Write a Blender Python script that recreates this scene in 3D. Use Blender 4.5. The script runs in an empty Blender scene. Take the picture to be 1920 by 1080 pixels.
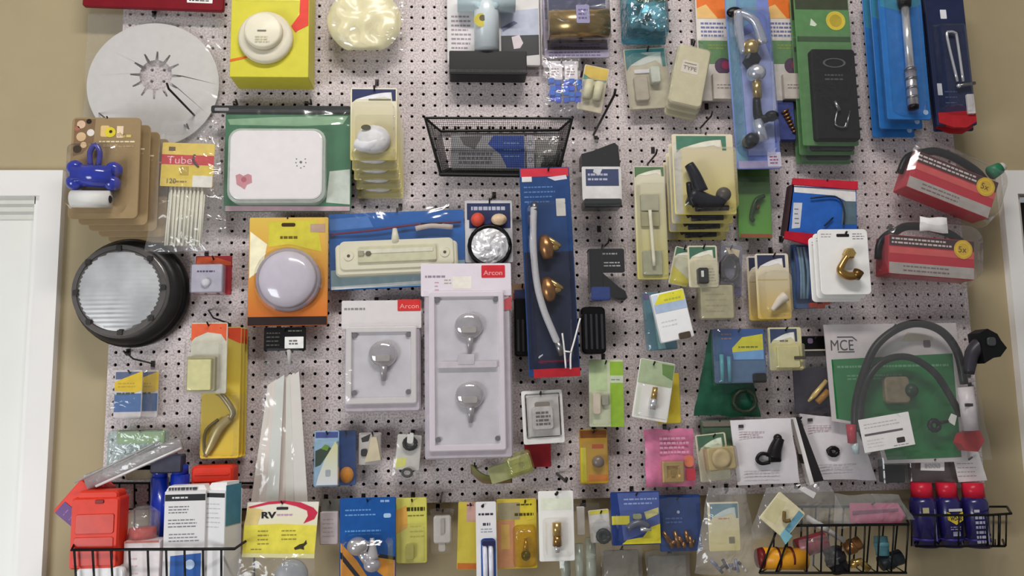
import bpy, bmesh, math, random
from mathutils import Vector, Matrix, noise
random.seed(7)
SC = bpy.context.scene
COL = SC.collection

# ---------------------------------------------------------------- camera
F = 1500.0
def camera_basis():
    p, y, r = math.radians(7.18), math.radians(-3.873), math.radians(-1.074)
    cp, sp, cy, sy, cr, sr = math.cos(p), math.sin(p), math.cos(y), math.sin(y), math.cos(r), math.sin(r)
    X = Matrix(((1, 0, 0), (0, cp, -sp), (0, sp, cp)))
    Y = Matrix(((cy, 0, sy), (0, 1, 0), (-sy, 0, cy)))
    Z = Matrix(((cr, -sr, 0), (sr, cr, 0), (0, 0, 1)))
    return Matrix(((1, 0, 0), (0, 0, -1), (0, 1, 0))) @ (Y @ X @ Z)
CB = camera_basis()
CP = Vector((-0.131, -1.706, -0.242))
cam_data = bpy.data.cameras.new('camera')
cam_data.sensor_width = 36.0
cam_data.lens = F * 36.0 / 1920.0
cam_data.clip_start = 0.02
cam = bpy.data.objects.new('camera', cam_data)
cam.matrix_world = Matrix.Translation(CP) @ CB.to_4x4()
COL.objects.link(cam)
SC.camera = cam

# ---------------------------------------------------------------- world, lights, exposure
SC.view_settings.view_transform = 'Standard'
SC.view_settings.look = 'None'
SC.view_settings.exposure = 0.0
SC.view_settings.gamma = 1.0
SC.view_settings.use_curve_mapping = False
world = bpy.data.worlds.new('world')
SC.world = world
world.use_nodes = True
world.node_tree.nodes['Background'].inputs[0].default_value = (0.95, 0.97, 1.0, 1)
world.node_tree.nodes['Background'].inputs[1].default_value = 0.24
def area(name, loc, target, sx, sy, power, color):
    d = bpy.data.lights.new(name, 'AREA')
    d.shape = 'RECTANGLE'; d.size = sx; d.size_y = sy; d.energy = power; d.color = color
    o = bpy.data.objects.new(name, d)
    o.location = loc
    o.rotation_euler = (Vector(target) - Vector(loc)).to_track_quat('-Z', 'Y').to_euler()
    COL.objects.link(o)
    return o
area('ceiling_panel_light', (-0.05, -1.52, 1.59), (-0.05, 0, -0.5), 1.3, 0.22, 41, (1.0, 0.96, 0.93))
area('daylight_window', (-2.0, -1.9, -0.95), (-0.8, 0, -0.6), 1.0, 0.9, 30, (0.93, 0.97, 1.0))

# ---------------------------------------------------------------- materials
def lin(c):
    c = max(0.0, min(255.0, c)) / 255.0
    return c / 12.92 if c <= 0.04045 else ((c + 0.055) / 1.055) ** 2.4
def rgba(c): return (lin(c[0]), lin(c[1]), lin(c[2]), 1.0)
MATS = {}
def plain(c, rough=0.45, metal=0.0, vary=0.09, scale=55.0, bump=0.0, key=None, coat=0.0):
    k = ('plain', tuple(c), rough, metal, vary, scale, bump, coat)
    if k in MATS: return MATS[k]
    m = bpy.data.materials.new('surface'); MATS[k] = m
    m.use_nodes = True
    n, l = m.node_tree.nodes, m.node_tree.links
    b = n['Principled BSDF']
    b.inputs['Roughness'].default_value = rough
    b.inputs['Metallic'].default_value = metal
    b.inputs['Coat Weight'].default_value = coat
    b.inputs['Specular IOR Level'].default_value = 0.25 if rough > 0.29 else 0.5
    tc = n.new('ShaderNodeTexCoord'); nz = n.new('ShaderNodeTexNoise')
    nz.inputs['Scale'].default_value = scale; nz.inputs['Detail'].default_value = 3
    l.new(tc.outputs['Object'], nz.inputs['Vector'])
    r = n.new('ShaderNodeMapRange')
    r.inputs['From Min'].default_value = 0.3; r.inputs['From Max'].default_value = 0.7
    r.inputs['To Min'].default_value = 1 - vary; r.inputs['To Max'].default_value = 1 + vary
    l.new(nz.outputs['Fac'], r.inputs['Value'])
    mx = n.new('ShaderNodeVectorMath'); mx.operation = 'SCALE'
    mx.inputs[0].default_value = rgba(c)[:3]
    l.new(r.outputs['Result'], mx.inputs['Scale'])
    l.new(mx.outputs[0], b.inputs['Base Color'])
    if bump:
        bp = n.new('ShaderNodeBump'); bp.inputs['Strength'].default_value = bump; bp.inputs['Distance'].default_value = 0.004
        l.new(nz.outputs['Fac'], bp.inputs['Height']); l.new(bp.outputs[0], b.inputs['Normal'])
    return m
def gradient(c_bottom, c_top, rough=0.4):
    k = ('grad', tuple(c_bottom), tuple(c_top))
    if k in MATS: return MATS[k]
    m = bpy.data.materials.new('printed_gradient'); MATS[k] = m
    m.use_nodes = True
    n, l = m.node_tree.nodes, m.node_tree.links
    b = n['Principled BSDF']; b.inputs['Roughness'].default_value = rough
    tc = n.new('ShaderNodeTexCoord'); sp = n.new('ShaderNodeSeparateXYZ'); rp = n.new('ShaderNodeValToRGB')
    l.new(tc.outputs['Generated'], sp.inputs[0]); l.new(sp.outputs['Z'], rp.inputs[0])
    rp.color_ramp.elements[0].color = rgba(c_bottom); rp.color_ramp.elements[1].color = rgba(c_top)
    l.new(rp.outputs[0], b.inputs['Base Color'])
    return m
def plastic(tint=(255, 255, 255), milk=0.05, rough=0.1, bump=0.0, scale=40.0, alpha_tint=0.95):
    k = ('clear', tint, milk, rough, bump, scale)
    if k in MATS: return MATS[k]
    m = bpy.data.materials.new('clear_plastic'); MATS[k] = m
    m.use_nodes = True
    n, l = m.node_tree.nodes, m.node_tree.links
    b = n['Principled BSDF']; out = n['Material Output']
    b.inputs['Base Color'].default_value = rgba(tint); b.inputs['Roughness'].default_value = rough
    b.inputs['Specular IOR Level'].default_value = 0.8
    tr = n.new('ShaderNodeBsdfTransparent')
    t = rgba(tint); tr.inputs[0].default_value = (t[0] * alpha_tint, t[1] * alpha_tint, t[2] * alpha_tint, 1)
    fr = n.new('ShaderNodeLayerWeight'); fr.inputs['Blend'].default_value = 0.5
    pw = n.new('ShaderNodeMath'); pw.operation = 'POWER'; pw.inputs[1].default_value = 4.0
    ad = n.new('ShaderNodeMath'); ad.operation = 'MULTIPLY_ADD'; ad.use_clamp = True; ad.inputs[1].default_value = 0.9; ad.inputs[2].default_value = 0.045
    l.new(fr.outputs['Facing'], pw.inputs[0])
    gl = n.new('ShaderNodeBsdfGlossy'); gl.inputs['Roughness'].default_value = rough; gl.inputs[0].default_value = (1, 1, 1, 1)
    mix = n.new('ShaderNodeMixShader'); m2 = n.new('ShaderNodeMixShader'); m2.inputs[0].default_value = milk
    l.new(pw.outputs[0], ad.inputs[0]); l.new(ad.outputs[0], mix.inputs[0])
    l.new(tr.outputs[0], mix.inputs[1]); l.new(gl.outputs[0], mix.inputs[2]); l.new(mix.outputs[0], m2.inputs[1]); l.new(b.outputs[0], m2.inputs[2]); l.new(m2.outputs[0], out.inputs[0])
    if bump:
        tc = n.new('ShaderNodeTexCoord'); nz = n.new('ShaderNodeTexNoise')
        nz.inputs['Scale'].default_value = scale; nz.inputs['Detail'].default_value = 2; nz.inputs['Distortion'].default_value = 1.0
        l.new(tc.outputs['Object'], nz.inputs['Vector'])
        bp = n.new('ShaderNodeBump'); bp.inputs['Strength'].default_value = bump; bp.inputs['Distance'].default_value = 0.01
        l.new(nz.outputs['Fac'], bp.inputs['Height'])
        l.new(bp.outputs[0], b.inputs['Normal']); l.new(bp.outputs[0], gl.inputs['Normal']); l.new(bp.outputs[0], fr.inputs['Normal'])
    return m
CLEAR = plastic(milk=0.0, bump=0.14, scale=25)
SHELL = plastic(milk=0.02, bump=0.2, scale=30)
BAG = plastic(milk=0.08, rough=0.13, bump=0.95, scale=24)
BAGT = plastic(milk=0.02, rough=0.14, bump=0.4, scale=22)
MILKY = plastic(milk=0.45, rough=0.25, bump=0.5, scale=30)
GLASS = plastic(milk=0.12, rough=0.04)
CHROME = plain((240, 240, 244), 0.2, 0.75, 0.05)
STEEL = plain((150, 150, 152), 0.32, 1.0)
BRASS = plain((206, 172, 104), 0.25, 0.8, 0.1)
BRONZE = plain((166, 120, 76), 0.3, 0.8, 0.1)
BLACKW = plain((12, 12, 12), 0.4)
BLACK = plain((14, 14, 16), 0.35)
def glossy(r, g, b, rough=0.22): return plain((r, g, b), rough, coat=0.4)
def mat(c): return c if isinstance(c, bpy.types.Material) else plain(tuple(c))

# ---------------------------------------------------------------- pixel -> place
def ray(x, y): return CB @ Vector(((x - 960) / F, (540 - y) / F, -1.0))
def at(x, y, d=0.0):
    """the point seen at photo pixel x, y that stands d mm in front of the pegboard face"""
    r = ray(x, y); t = (-d * 0.001 - CP.y) / r.y
    return CP + r * t
def per_px(x, y, d): return ((at(x, y, d) - CP).dot(-CB.col[2])) / F

# ---------------------------------------------------------------- mesh builder (x, y in photo pixels round the thing's centre, z in mm towards the room)
def rr_pts(x0, y0, x1, y1, r, n=5):
    r = max(0.01, min(r, (x1 - x0) / 2, (y1 - y0) / 2)); pts = []
    for cx, cy, a0 in ((x1 - r, y0 + r, -90), (x1 - r, y1 - r, 0), (x0 + r, y1 - r, 90), (x0 + r, y0 + r, 180)):
        for i in range(n + 1):
            a = math.radians(a0 + 90 * i / n)
            pts.append((cx + r * math.cos(a), cy + r * math.sin(a)))
    return pts
def smooth_line(P, sub=6):
    P = [Vector(p) for p in P]
    if len(P) < 3: return P
    out = []
    for i in range(len(P) - 1):
        a, b, c, d = P[max(i - 1, 0)], P[i], P[i + 1], P[min(i + 2, len(P) - 1)]
        for s in range(sub):
            t = s / sub
            out.append(0.5 * ((2 * b) + (c - a) * t + (2 * a - 5 * b + 4 * c - d) * t * t + (3 * b - a - 3 * c + d) * t ** 3))
    out.append(P[-1])
    return out
class MB:
    def __init__(s, t): s.t = t; s.v = []; s.f = []; s.mi = []; s.m = []; s.sm = []
    def L(s, x, y, z): t = s.t; return ((x - t.cx) * t.k, -z * 0.001, -(y - t.cy) * t.k)
    def slot(s, c):
        m = mat(c)
        if m not in s.m: s.m.append(m)
        return s.m.index(m)
    def put(s, vs, fs, c, smooth=False, raw=False):
        o = len(s.v); i = s.slot(c)
        s.v += [tuple(v) if raw else s.L(*v) for v in vs]
        for f in fs: s.f.append(tuple(o + k for k in f)); s.mi.append(i); s.sm.append(smooth)
        return s
    def poly(s, pts, z0, z1, c):
        n = len(pts); v = [(x, y, z0) for x, y in pts] + [(x, y, z1) for x, y in pts]
        f = [tuple(range(n, 2 * n))[::-1], tuple(range(n))] + [(i, (i + 1) % n, n + (i + 1) % n, n + i) for i in range(n)]
        return s.put(v, f, c)
    def fp(s, pts, z, c): return s.put([(x, y, z) for x, y in pts], [tuple(range(len(pts)))[::-1]], c)
    def flat(s, x0, y0, x1, y1, z, c): return s.fp([(x0, y0), (x1, y0), (x1, y1), (x0, y1)], z, c)
    def box(s, x0, y0, x1, y1, z0, z1, c): return s.poly([(x0, y0), (x1, y0), (x1, y1), (x0, y1)], z0, z1, c)
    def loft(s, x0, y0, x1, y1, r, levels, c, cap=True, back=False, smooth=False):
        rings = [[(x, y, z) for x, y in rr_pts(x0 + i, y0 + i, x1 - i, y1 - i, max(r - i * 0.5, 0.5))] for i, z in levels]
        n = len(rings[0]); v = [p for R in rings for p in R]; f = []
        for k in range(len(rings) - 1):
            for i in range(n): f.append((k * n + i, k * n + (i + 1) % n, (k + 1) * n + (i + 1) % n, (k + 1) * n + i))
        if cap: f.append(tuple(range((len(rings) - 1) * n, len(rings) * n))[::-1])
        if back: f.append(tuple(range(n)))
        return s.put(v, f, c, smooth)
    def rr(s, x0, y0, x1, y1, z0, z1, c, r=4, ch=1.0):
        return s.loft(x0, y0, x1, y1, r, [(0, z0), (0, z1 - ch), (ch * 0.8, z1)], c, True, True)
    def lathe(s, cx, cy, prof, c, n=28, ry=1.0, smooth=True, a0=0.0):
        v = []; f = []
        for r, z in prof:
            for i in range(n):
                a = 2 * math.pi * i / n + a0
                v.append((cx + r * math.cos(a), cy + r * math.sin(a) * ry, z))
        for k in range(len(prof) - 1):
            for i in range(n): f.append((k * n + i, k * n + (i + 1) % n, (k + 1) * n + (i + 1) % n, (k + 1) * n + i))
        if prof[-1][0] > 0.01: f.append(tuple(range((len(prof) - 1) * n, len(prof) * n))[::-1])
        if prof[0][0] > 0.01: f.append(tuple(range(n)))
        return s.put(v, f, c, smooth)
    def cyl(s, cx, cy, r, z0, z1, c, n=24): return s.lathe(cx, cy, [(r, z0), (r, z1 - 0.6), (r * 0.96, z1)], c, n, smooth=False)
    def disc(s, cx, cy, r, z, c, ri=0, ry=1.0, n=28):
        if ri:
            v = [(cx + q * math.cos(2 * math.pi * i / n), cy + q * math.sin(2 * math.pi * i / n) * ry, z) for q in (ri, r) for i in range(n)]
            return s.put(v, [(i, (i + 1) % n, n + (i + 1) % n, n + i) for i in range(n)], c)
        return s.fp([(cx + r * math.cos(2 * math.pi * i / n), cy + r * math.sin(2 * math.pi * i / n) * ry) for i in range(n)], z, c)
    def ball(s, cx, cy, z, r, c, ry=None, rz=None, n=20, m=12):
        ry = ry or r; rz = (rz or r) * s.t.k * 1000; v = []; f = []
        for j in range(m + 1):
            b = math.pi * j / m - math.pi / 2
            for i in range(n):
                a = 2 * math.pi * i / n
                v.append((cx + r * math.cos(b) * math.cos(a), cy + ry * math.sin(b), z + rz * math.cos(b) * math.sin(a)))
        for j in range(m):
            for i in range(n): f.append((j * n + i, j * n + (i + 1) % n, (j + 1) * n + (i + 1) % n, (j + 1) * n + i))
        return s.put(v, f, c, True)
    def tube(s, P, r, c, n=10, sub=0, photo=False, flat=1.0):
        """P: (x, y, z) px, px, mm; r: px or one per point; photo: each point stands where the photo shows it"""
        W = [(s.t.inv @ at(x, y, s.t.d + z)) if photo else Vector(s.L(x, y, z)) for x, y, z in P]
        R = list(r) if isinstance(r, (list, tuple)) else [r] * len(P)
        if sub:
            R4 = smooth_line([(w.x, w.y, w.z, q) for w, q in zip(W, R)], sub); W = [Vector(q[:3]) for q in R4]; R = [q[3] for q in R4]
        v = []; f = []; up = Vector((0, -1, 0))
        for i, w in enumerate(W):
            d = (W[min(i + 1, len(W) - 1)] - W[max(i - 1, 0)]).normalized()
            a = d.cross(up)
            if a.length < 0.05: a = d.cross(Vector((0, 0, 1)))
            a.normalize(); b = a.cross(d).normalized()
            for j in range(n):
                t = 2 * math.pi * j / n
                v.append(w + (a * math.cos(t) + b * math.sin(t) * flat) * max(R[i], 0.02) * s.t.k)
        for i in range(len(W) - 1):
            for j in range(n): f.append((i * n + j, i * n + (j + 1) % n, (i + 1) * n + (j + 1) % n, (i + 1) * n + j))
        f.append(tuple(range(n))); f.append(tuple(range((len(W) - 1) * n, len(W) * n))[::-1])
        return s.put(v, f, c, n > 5, raw=True)
    def sheet(s, x0, y0, x1, y1, z, c, amp=3.0, bulge=6.0, nx=18, ny=22, fr=0.05, seed=None, pts=None):
        """a slack, creased sheet of film"""
        o = Vector((random.random() * 50, random.random() * 50, 0)); v = []
        for j in range(ny + 1):
            for i in range(nx + 1):
                u, w = i / nx, j / ny
                if pts:
                    a = Vector(pts[0]).lerp(Vector(pts[1]), u); b = Vector(pts[3]).lerp(Vector(pts[2]), u); p = a.lerp(b, w); x, y = p.x, p.y
                else: x, y = x0 + (x1 - x0) * u, y0 + (y1 - y0) * w
                q = Vector((x * fr, y * fr, 0)) + o
                h = (1 - 2 * abs(noise.noise(q))) * amp + noise.noise(q * 2.3) * amp * 0.6
                edge = min(1, 6 * min(u, 1 - u, w, 1 - w) + 0.15)
                v.append((x + noise.noise(q * 0.7) * 3 * (1 if i in (0, nx) else 0), y + noise.noise(q * 0.9) * 3 * (1 if j in (0, ny) else 0),
                          z + (h + bulge * math.sin(math.pi * u) ** .5 * math.sin(math.pi * w) ** .5 if 0 < u < 1 and 0 < w < 1 else 0) * edge))
        f = [(j * (nx + 1) + i, j * (nx + 1) + i + 1, (j + 1) * (nx + 1) + i + 1, (j + 1) * (nx + 1) + i) for j in range(ny) for i in range(nx)]
        return s.put(v, f, c, True)
    def txt(s, text, x, y, h, z, c, rot=0.0, w=None, bold=0.0):
        """lettering: x, y is the left end of its baseline, h the cap height in px"""
        cu = bpy.data.curves.new('lettering', 'FONT'); cu.body = text; cu.size = 1.0; cu.offset = bold
        ob = bpy.data.objects.new('lettering', cu); me = bpy.data.meshes.new_from_object(ob)
        V = [Vector(q.co) for q in me.vertices]; P = [tuple(p.vertices) for p in me.polygons]
        bpy.data.objects.remove(ob); bpy.data.curves.remove(cu); bpy.data.meshes.remove(me)
        if not V: return s
        wid = max(q.x for q in V) or 1; sy = h / 0.7; sx = (w / wid) if w else sy
        a = math.radians(rot)
        vs = [(x + q.x * sx * math.cos(a) + q.y * sy * math.sin(a), y + q.x * sx * math.sin(a) - q.y * sy * math.cos(a), z) for q in V]
        return s.put(vs, P, c)
    def lines(s, x0, y0, x1, y1, n, z, c, h=None, fill=0.8):
        """rows of print too small to read"""
        h = h or (y1 - y0) / n * 0.4
        for i in range(n):
            y = y0 + (y1 - y0) * (i + 0.5) / n; x = x0; end = x0 + (x1 - x0) * random.uniform(fill, 1.0)
            while x < end - 1:
                w = min(random.uniform(3, 9), end - x); s.flat(x, y - h / 2, x + w, y + h / 2, z, c); x += w + 1.6
        return s
    def arc_header(s, x0, y0, x1, y1, z, c, arc=(235, 232, 215)):
        """coloured header whose lower edge is cut by a pale swoosh"""
        w, h = x1 - x0, y1 - y0; n = 10
        up = [(x0 + w * (0.1 + 0.8 * i / n), y1 - h * (0.15 + 0.6 * math.sin(math.pi * 0.5 * i / n))) for i in range(n + 1)]
        s.fp([(x0, y0), (x1, y0), (x1, y1), (x1 - w * .08, y1)] + up[::-1] + [(x0, y1 + h * .15)], z, c)
        s.fp([(p[0] - 1, p[1] + h * .04) for p in up] + [(x1 - w * .12, y1 - h * .12), (x0 + w * .75, y1 - h * .35), (x0 + w * .4, y1 - h * .12)], z + 0.15, arc)
        return s

def link(o): COL.objects.link(o); return o
USED = {}
def tag(o, label=None, cat=None, group=None, kind=None):
    if label: o['label'] = label
    if cat: o['category'] = cat
    if group: o['group'] = group
    if kind: o['kind'] = kind
    return o
def mesh_of(b, name):
    me = bpy.data.meshes.new(name); me.from_pydata(b.v, [], b.f)
    for m in b.m: me.materials.append(m)
    me.polygons.foreach_set('material_index', b.mi); me.polygons.foreach_set('use_smooth', b.sm)
    bm = bmesh.new(); bm.from_mesh(me); bmesh.ops.recalc_face_normals(bm, faces=[f for f in bm.faces if True]); bm.to_mesh(me); bm.free()
    me.update(); return me
class Thing:
    def __init__(s, name, label, cat, cx, cy, d=60, rot=0, yaw=0, pitch=0, group=None, zf=12):
        s.cx, s.cy, s.d, s.name, s.label = cx, cy, d, name, label
        s.k = per_px(cx, cy, d + zf)
        s.o = link(bpy.data.objects.new(name, None)); s.o.empty_display_size = 0.02
        s.o.location = at(cx, cy, d + zf) + Vector((0, zf * 0.001, 0))
        M_ = Matrix.Rotation(math.radians(yaw), 3, 'Z') @ Matrix.Rotation(math.radians(rot), 3, 'Y') @ Matrix.Rotation(math.radians(pitch), 3, 'X')
        s.o.rotation_euler = M_.to_euler()
        s.inv = (Matrix.Translation(s.o.location) @ M_.to_4x4()).inverted()
        tag(s.o, label, cat, group)
    def b(s): return MB(s)
    def add(s, name, b, label=None, parent=None, kind=None):
        ob = link(bpy.data.objects.new(name, mesh_of(b, name))); ob.parent = parent or s.o
        tag(ob, label, kind=kind); return ob
    def hook(s, x=None, y=None, out=14, what=None, label=None, w=1.6):
        x = s.cx if x is None else x; y = s.cy if y is None else y
        peg_hook(x, y, s.d + out, label or ('dark wire peg hook holding up the ' + what if what else 'dark wire peg hook behind the ' + s.label.split(' with ')[0]), w)
        return s
def copy_tree(o, parent=None):
    c = o.copy(); link(c)
    if parent: c.parent = parent
    for ch in list(o.children): copy_tree(ch, c)
    return c
def stack(t, n, dx, dy, dz, labels, group, sy=0.5):
    """n more of the same behind thing t, each shifted in photo px and pushed back by dz mm"""
    tag(t.o, group=group)
    for i in range(1, n + 1):
        c = copy_tree(t.o)
        c.location = t.o.location + Vector((dx * i * t.k, dz * i * 0.001, -dy * i * t.k))
        c['label'] = labels[i - 1]; c.scale.y = sy
def peg_hook(x, y, d, label, w=1.6, P=None):
    """an L-shaped wire peg from the nearest hole out to the point seen at x, y"""
    tip = at(x, y, d); base = at(x, y, 0)
    hx = round(base.x / 0.0254) * 0.0254; hz = round(base.z / 0.0254) * 0.0254
    if hz < tip.z - 0.03: hz += 0.0254
    t = Thing('peg_hook', label, 'hook', x, y, 0, group='wire peg hooks on the pegboard', zf=0); t.o.location = (hx, 0, hz); t.inv = Matrix.Translation(-t.o.location)
    pts = P or [Vector((hx, 0.006, hz)), Vector((hx, -0.012, hz)), tip + Vector((0, 0.012, -0.002)), tip + Vector((0, 0, 0.004))]
    b = t.b(); R = []
    pl = [p - t.o.location for p in pts]
    k = t.k; v = []; f = []; n = 8
    for i, p in enumerate(pl):
        dr = (pl[min(i + 1, len(pl) - 1)] - pl[max(i - 1, 0)]).normalized()
        a = dr.cross(Vector((0, 0, 1))).normalized(); bb = a.cross(dr)
        for j in range(n): q = 2 * math.pi * j / n; v.append(p + (a * math.cos(q) + bb * math.sin(q)) * w * k)
    for i in range(len(pl) - 1):
        for j in range(n): f.append((i * n + j, i * n + (j + 1) % n, (i + 1) * n + (j + 1) % n, (i + 1) * n + j))
    f += [tuple(range(n)), tuple(range((len(pl) - 1) * n, len(pl) * n))[::-1]]
    b.put(v, f, plain((52, 48, 48), 0.4, 0.6), True, raw=True)
    t.add('wire', b)
    b = t.b(); b.v = []; c0 = (pl[0] + pl[1]) / 2
    v = [(sx * 0.004, pl[0].y - 0.0065 + sy, sz * 0.007) for sx in (-1, 1) for sy in (-0.0015, 0.0005) for sz in (-1, 1)]
    b.put(v, [(0, 1, 3, 2), (4, 6, 7, 5), (0, 4, 5, 1), (2, 3, 7, 6), (0, 2, 6, 4), (1, 5, 7, 3)], plain((52, 48, 48), 0.4, 0.6), raw=True)
    t.add('back_plate', b)
    return t

def out_peg(x0, y0, x1, y1, label, w=1.7):
    """a straight peg that leaves the board at x0, y0 and whose free end shows at x1, y1"""
    base = at(x0, y0, 0); best = min(range(20, 300, 4), key=lambda z: (lambda q: (q.x - x1) ** 2 + (q.y - y1) ** 2)(shown(base + Vector((0, -z * .001, 0)))))
    tip = base + Vector((0, -best * .001, 0))
    return peg_hook(x1, y1, best, label, w, [base + Vector((0, .006, 0)), base + Vector((0, -.012, 0)), tip + Vector((0, .01, 0)), tip + Vector((0, 0, .007))])
def shown(p):
    q = CB.transposed() @ (p - CP)
    return Vector((960 + F * q.x / -q.z, 540 - F * q.y / -q.z))

# ---------------------------------------------------------------- the setting
def struct(name, vs, fs, m, parent=None):
    me = bpy.data.meshes.new(name); me.from_pydata([tuple(v) for v in vs], [], fs); me.materials.append(m)
    bm = bmesh.new(); bm.from_mesh(me); bmesh.ops.recalc_face_normals(bm, faces=bm.faces); bm.to_mesh(me); bm.free()
    o = link(bpy.data.objects.new(name, me))
    if parent: o.parent = parent
    else: o['kind'] = 'structure'
    return o
def cuboid(x0, y0, z0, x1, y1, z1):
    v = [(x, y, z) for x in (x0, x1) for y in (y0, y1) for z in (z0, z1)]
    return v, [(0, 1, 3, 2), (4, 6, 7, 5), (0, 4, 5, 1), (2, 3, 7, 6), (0, 2, 6, 4), (1, 5, 7, 3)]
WALLY = 0.022
TAN = plain((174, 159, 127), 0.8, vary=0.03, scale=9, bump=0.02)
TRIM = plain((236, 233, 229), 0.42, vary=0.02, scale=8)
DOORM = plain((232, 232, 226), 0.4, vary=0.02, scale=6)
FLOORZ, CEILZ = -1.80, 1.62
xl = at(125, 330, -20).x; xr = at(1874, 400, -20).x; zt = at(60, 323, -20).z; ztr = at(1890, 323, -20).z
# back wall in three pieces round the two door openings
struct('wall_back', *cuboid(xl - 0.03, WALLY, FLOORZ, xr + 0.03, WALLY + 0.12, CEILZ), TAN)
struct('wall_left', *cuboid(-2.6, WALLY, zt - 0.03, xl - 0.03, WALLY + 0.12, CEILZ), TAN)
struct('wall_right', *cuboid(xr + 0.03, WALLY, ztr - 0.03, 2.6, WALLY + 0.12, CEILZ), TAN)
struct('floor', *cuboid(-2.6, -3.4, FLOORZ - 0.05, 2.6, WALLY + 0.6, FLOORZ), plain((150, 140, 128), 0.6, vary=0.1, scale=4))
struct('ceiling', *cuboid(-2.6, -3.4, CEILZ, 2.6, WALLY + 0.12, CEILZ + 0.05), plain((225, 224, 220), 0.9, vary=0.02))
def molding(name, x0, x1, z0, z1, vertical=True):
    """door casing board with a stepped inner profile"""
    o = struct(name, *cuboid(x0, WALLY - 0.019, z0, x1, WALLY, z1), TRIM)
    return o
cw = 0.060
cw = 0.045
molding('trim_1', xl - cw, xl, FLOORZ, zt)
molding('trim_2', -2.6, xl - cw, zt - 0.055, zt)
o = struct('trim_3', *cuboid(xl - cw - 0.014, WALLY - 0.010, FLOORZ, xl - cw, WALLY + 0.10, zt - 0.055), TRIM)
for i, (a, b_) in enumerate(((0.055, 0.010), (0.070, 0.004), (0.085, -0.002))):
    struct('trim_%d' % (4 + i), *cuboid(-2.6, WALLY - b_, zt - a - 0.016, xl - cw - 0.012, WALLY + 0.10, zt - a), plain((214, 214, 206), 0.45, vary=0.02))
dl = struct('door_1', *cuboid(-2.6, WALLY + 0.005, FLOORZ, xl - cw - 0.012, WALLY + 0.045, zt - 0.100), DOORM)
# stile and recess of the door leaf
xs = xl - cw - 0.014
struct('door_panel', *cuboid(-2.4, WALLY + 0.0015, FLOORZ + 0.1, xs - 0.075, WALLY + 0.005, zt - 0.30), plain((238, 238, 233), 0.4, vary=0.02), parent=dl)
cw = 0.036
molding('trim_7', xr, xr + cw, FLOORZ, ztr)
molding('trim_8', xr + cw, 2.6, ztr - 0.055, ztr)
struct('trim_9', *cuboid(xr + cw, WALLY - 0.008, FLOORZ, xr + cw + 0.012, WALLY + 0.12, ztr - 0.055), plain((205, 200, 190), 0.5, vary=0.02))
struct('dark_opening_slab', *cuboid(xr + cw + 0.012, WALLY + 0.07, FLOORZ, 2.6, WALLY + 0.11, ztr - 0.055), plain((58, 52, 50), 0.5))  # slab coloured dark to stand for the shade inside the right-hand opening

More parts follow.
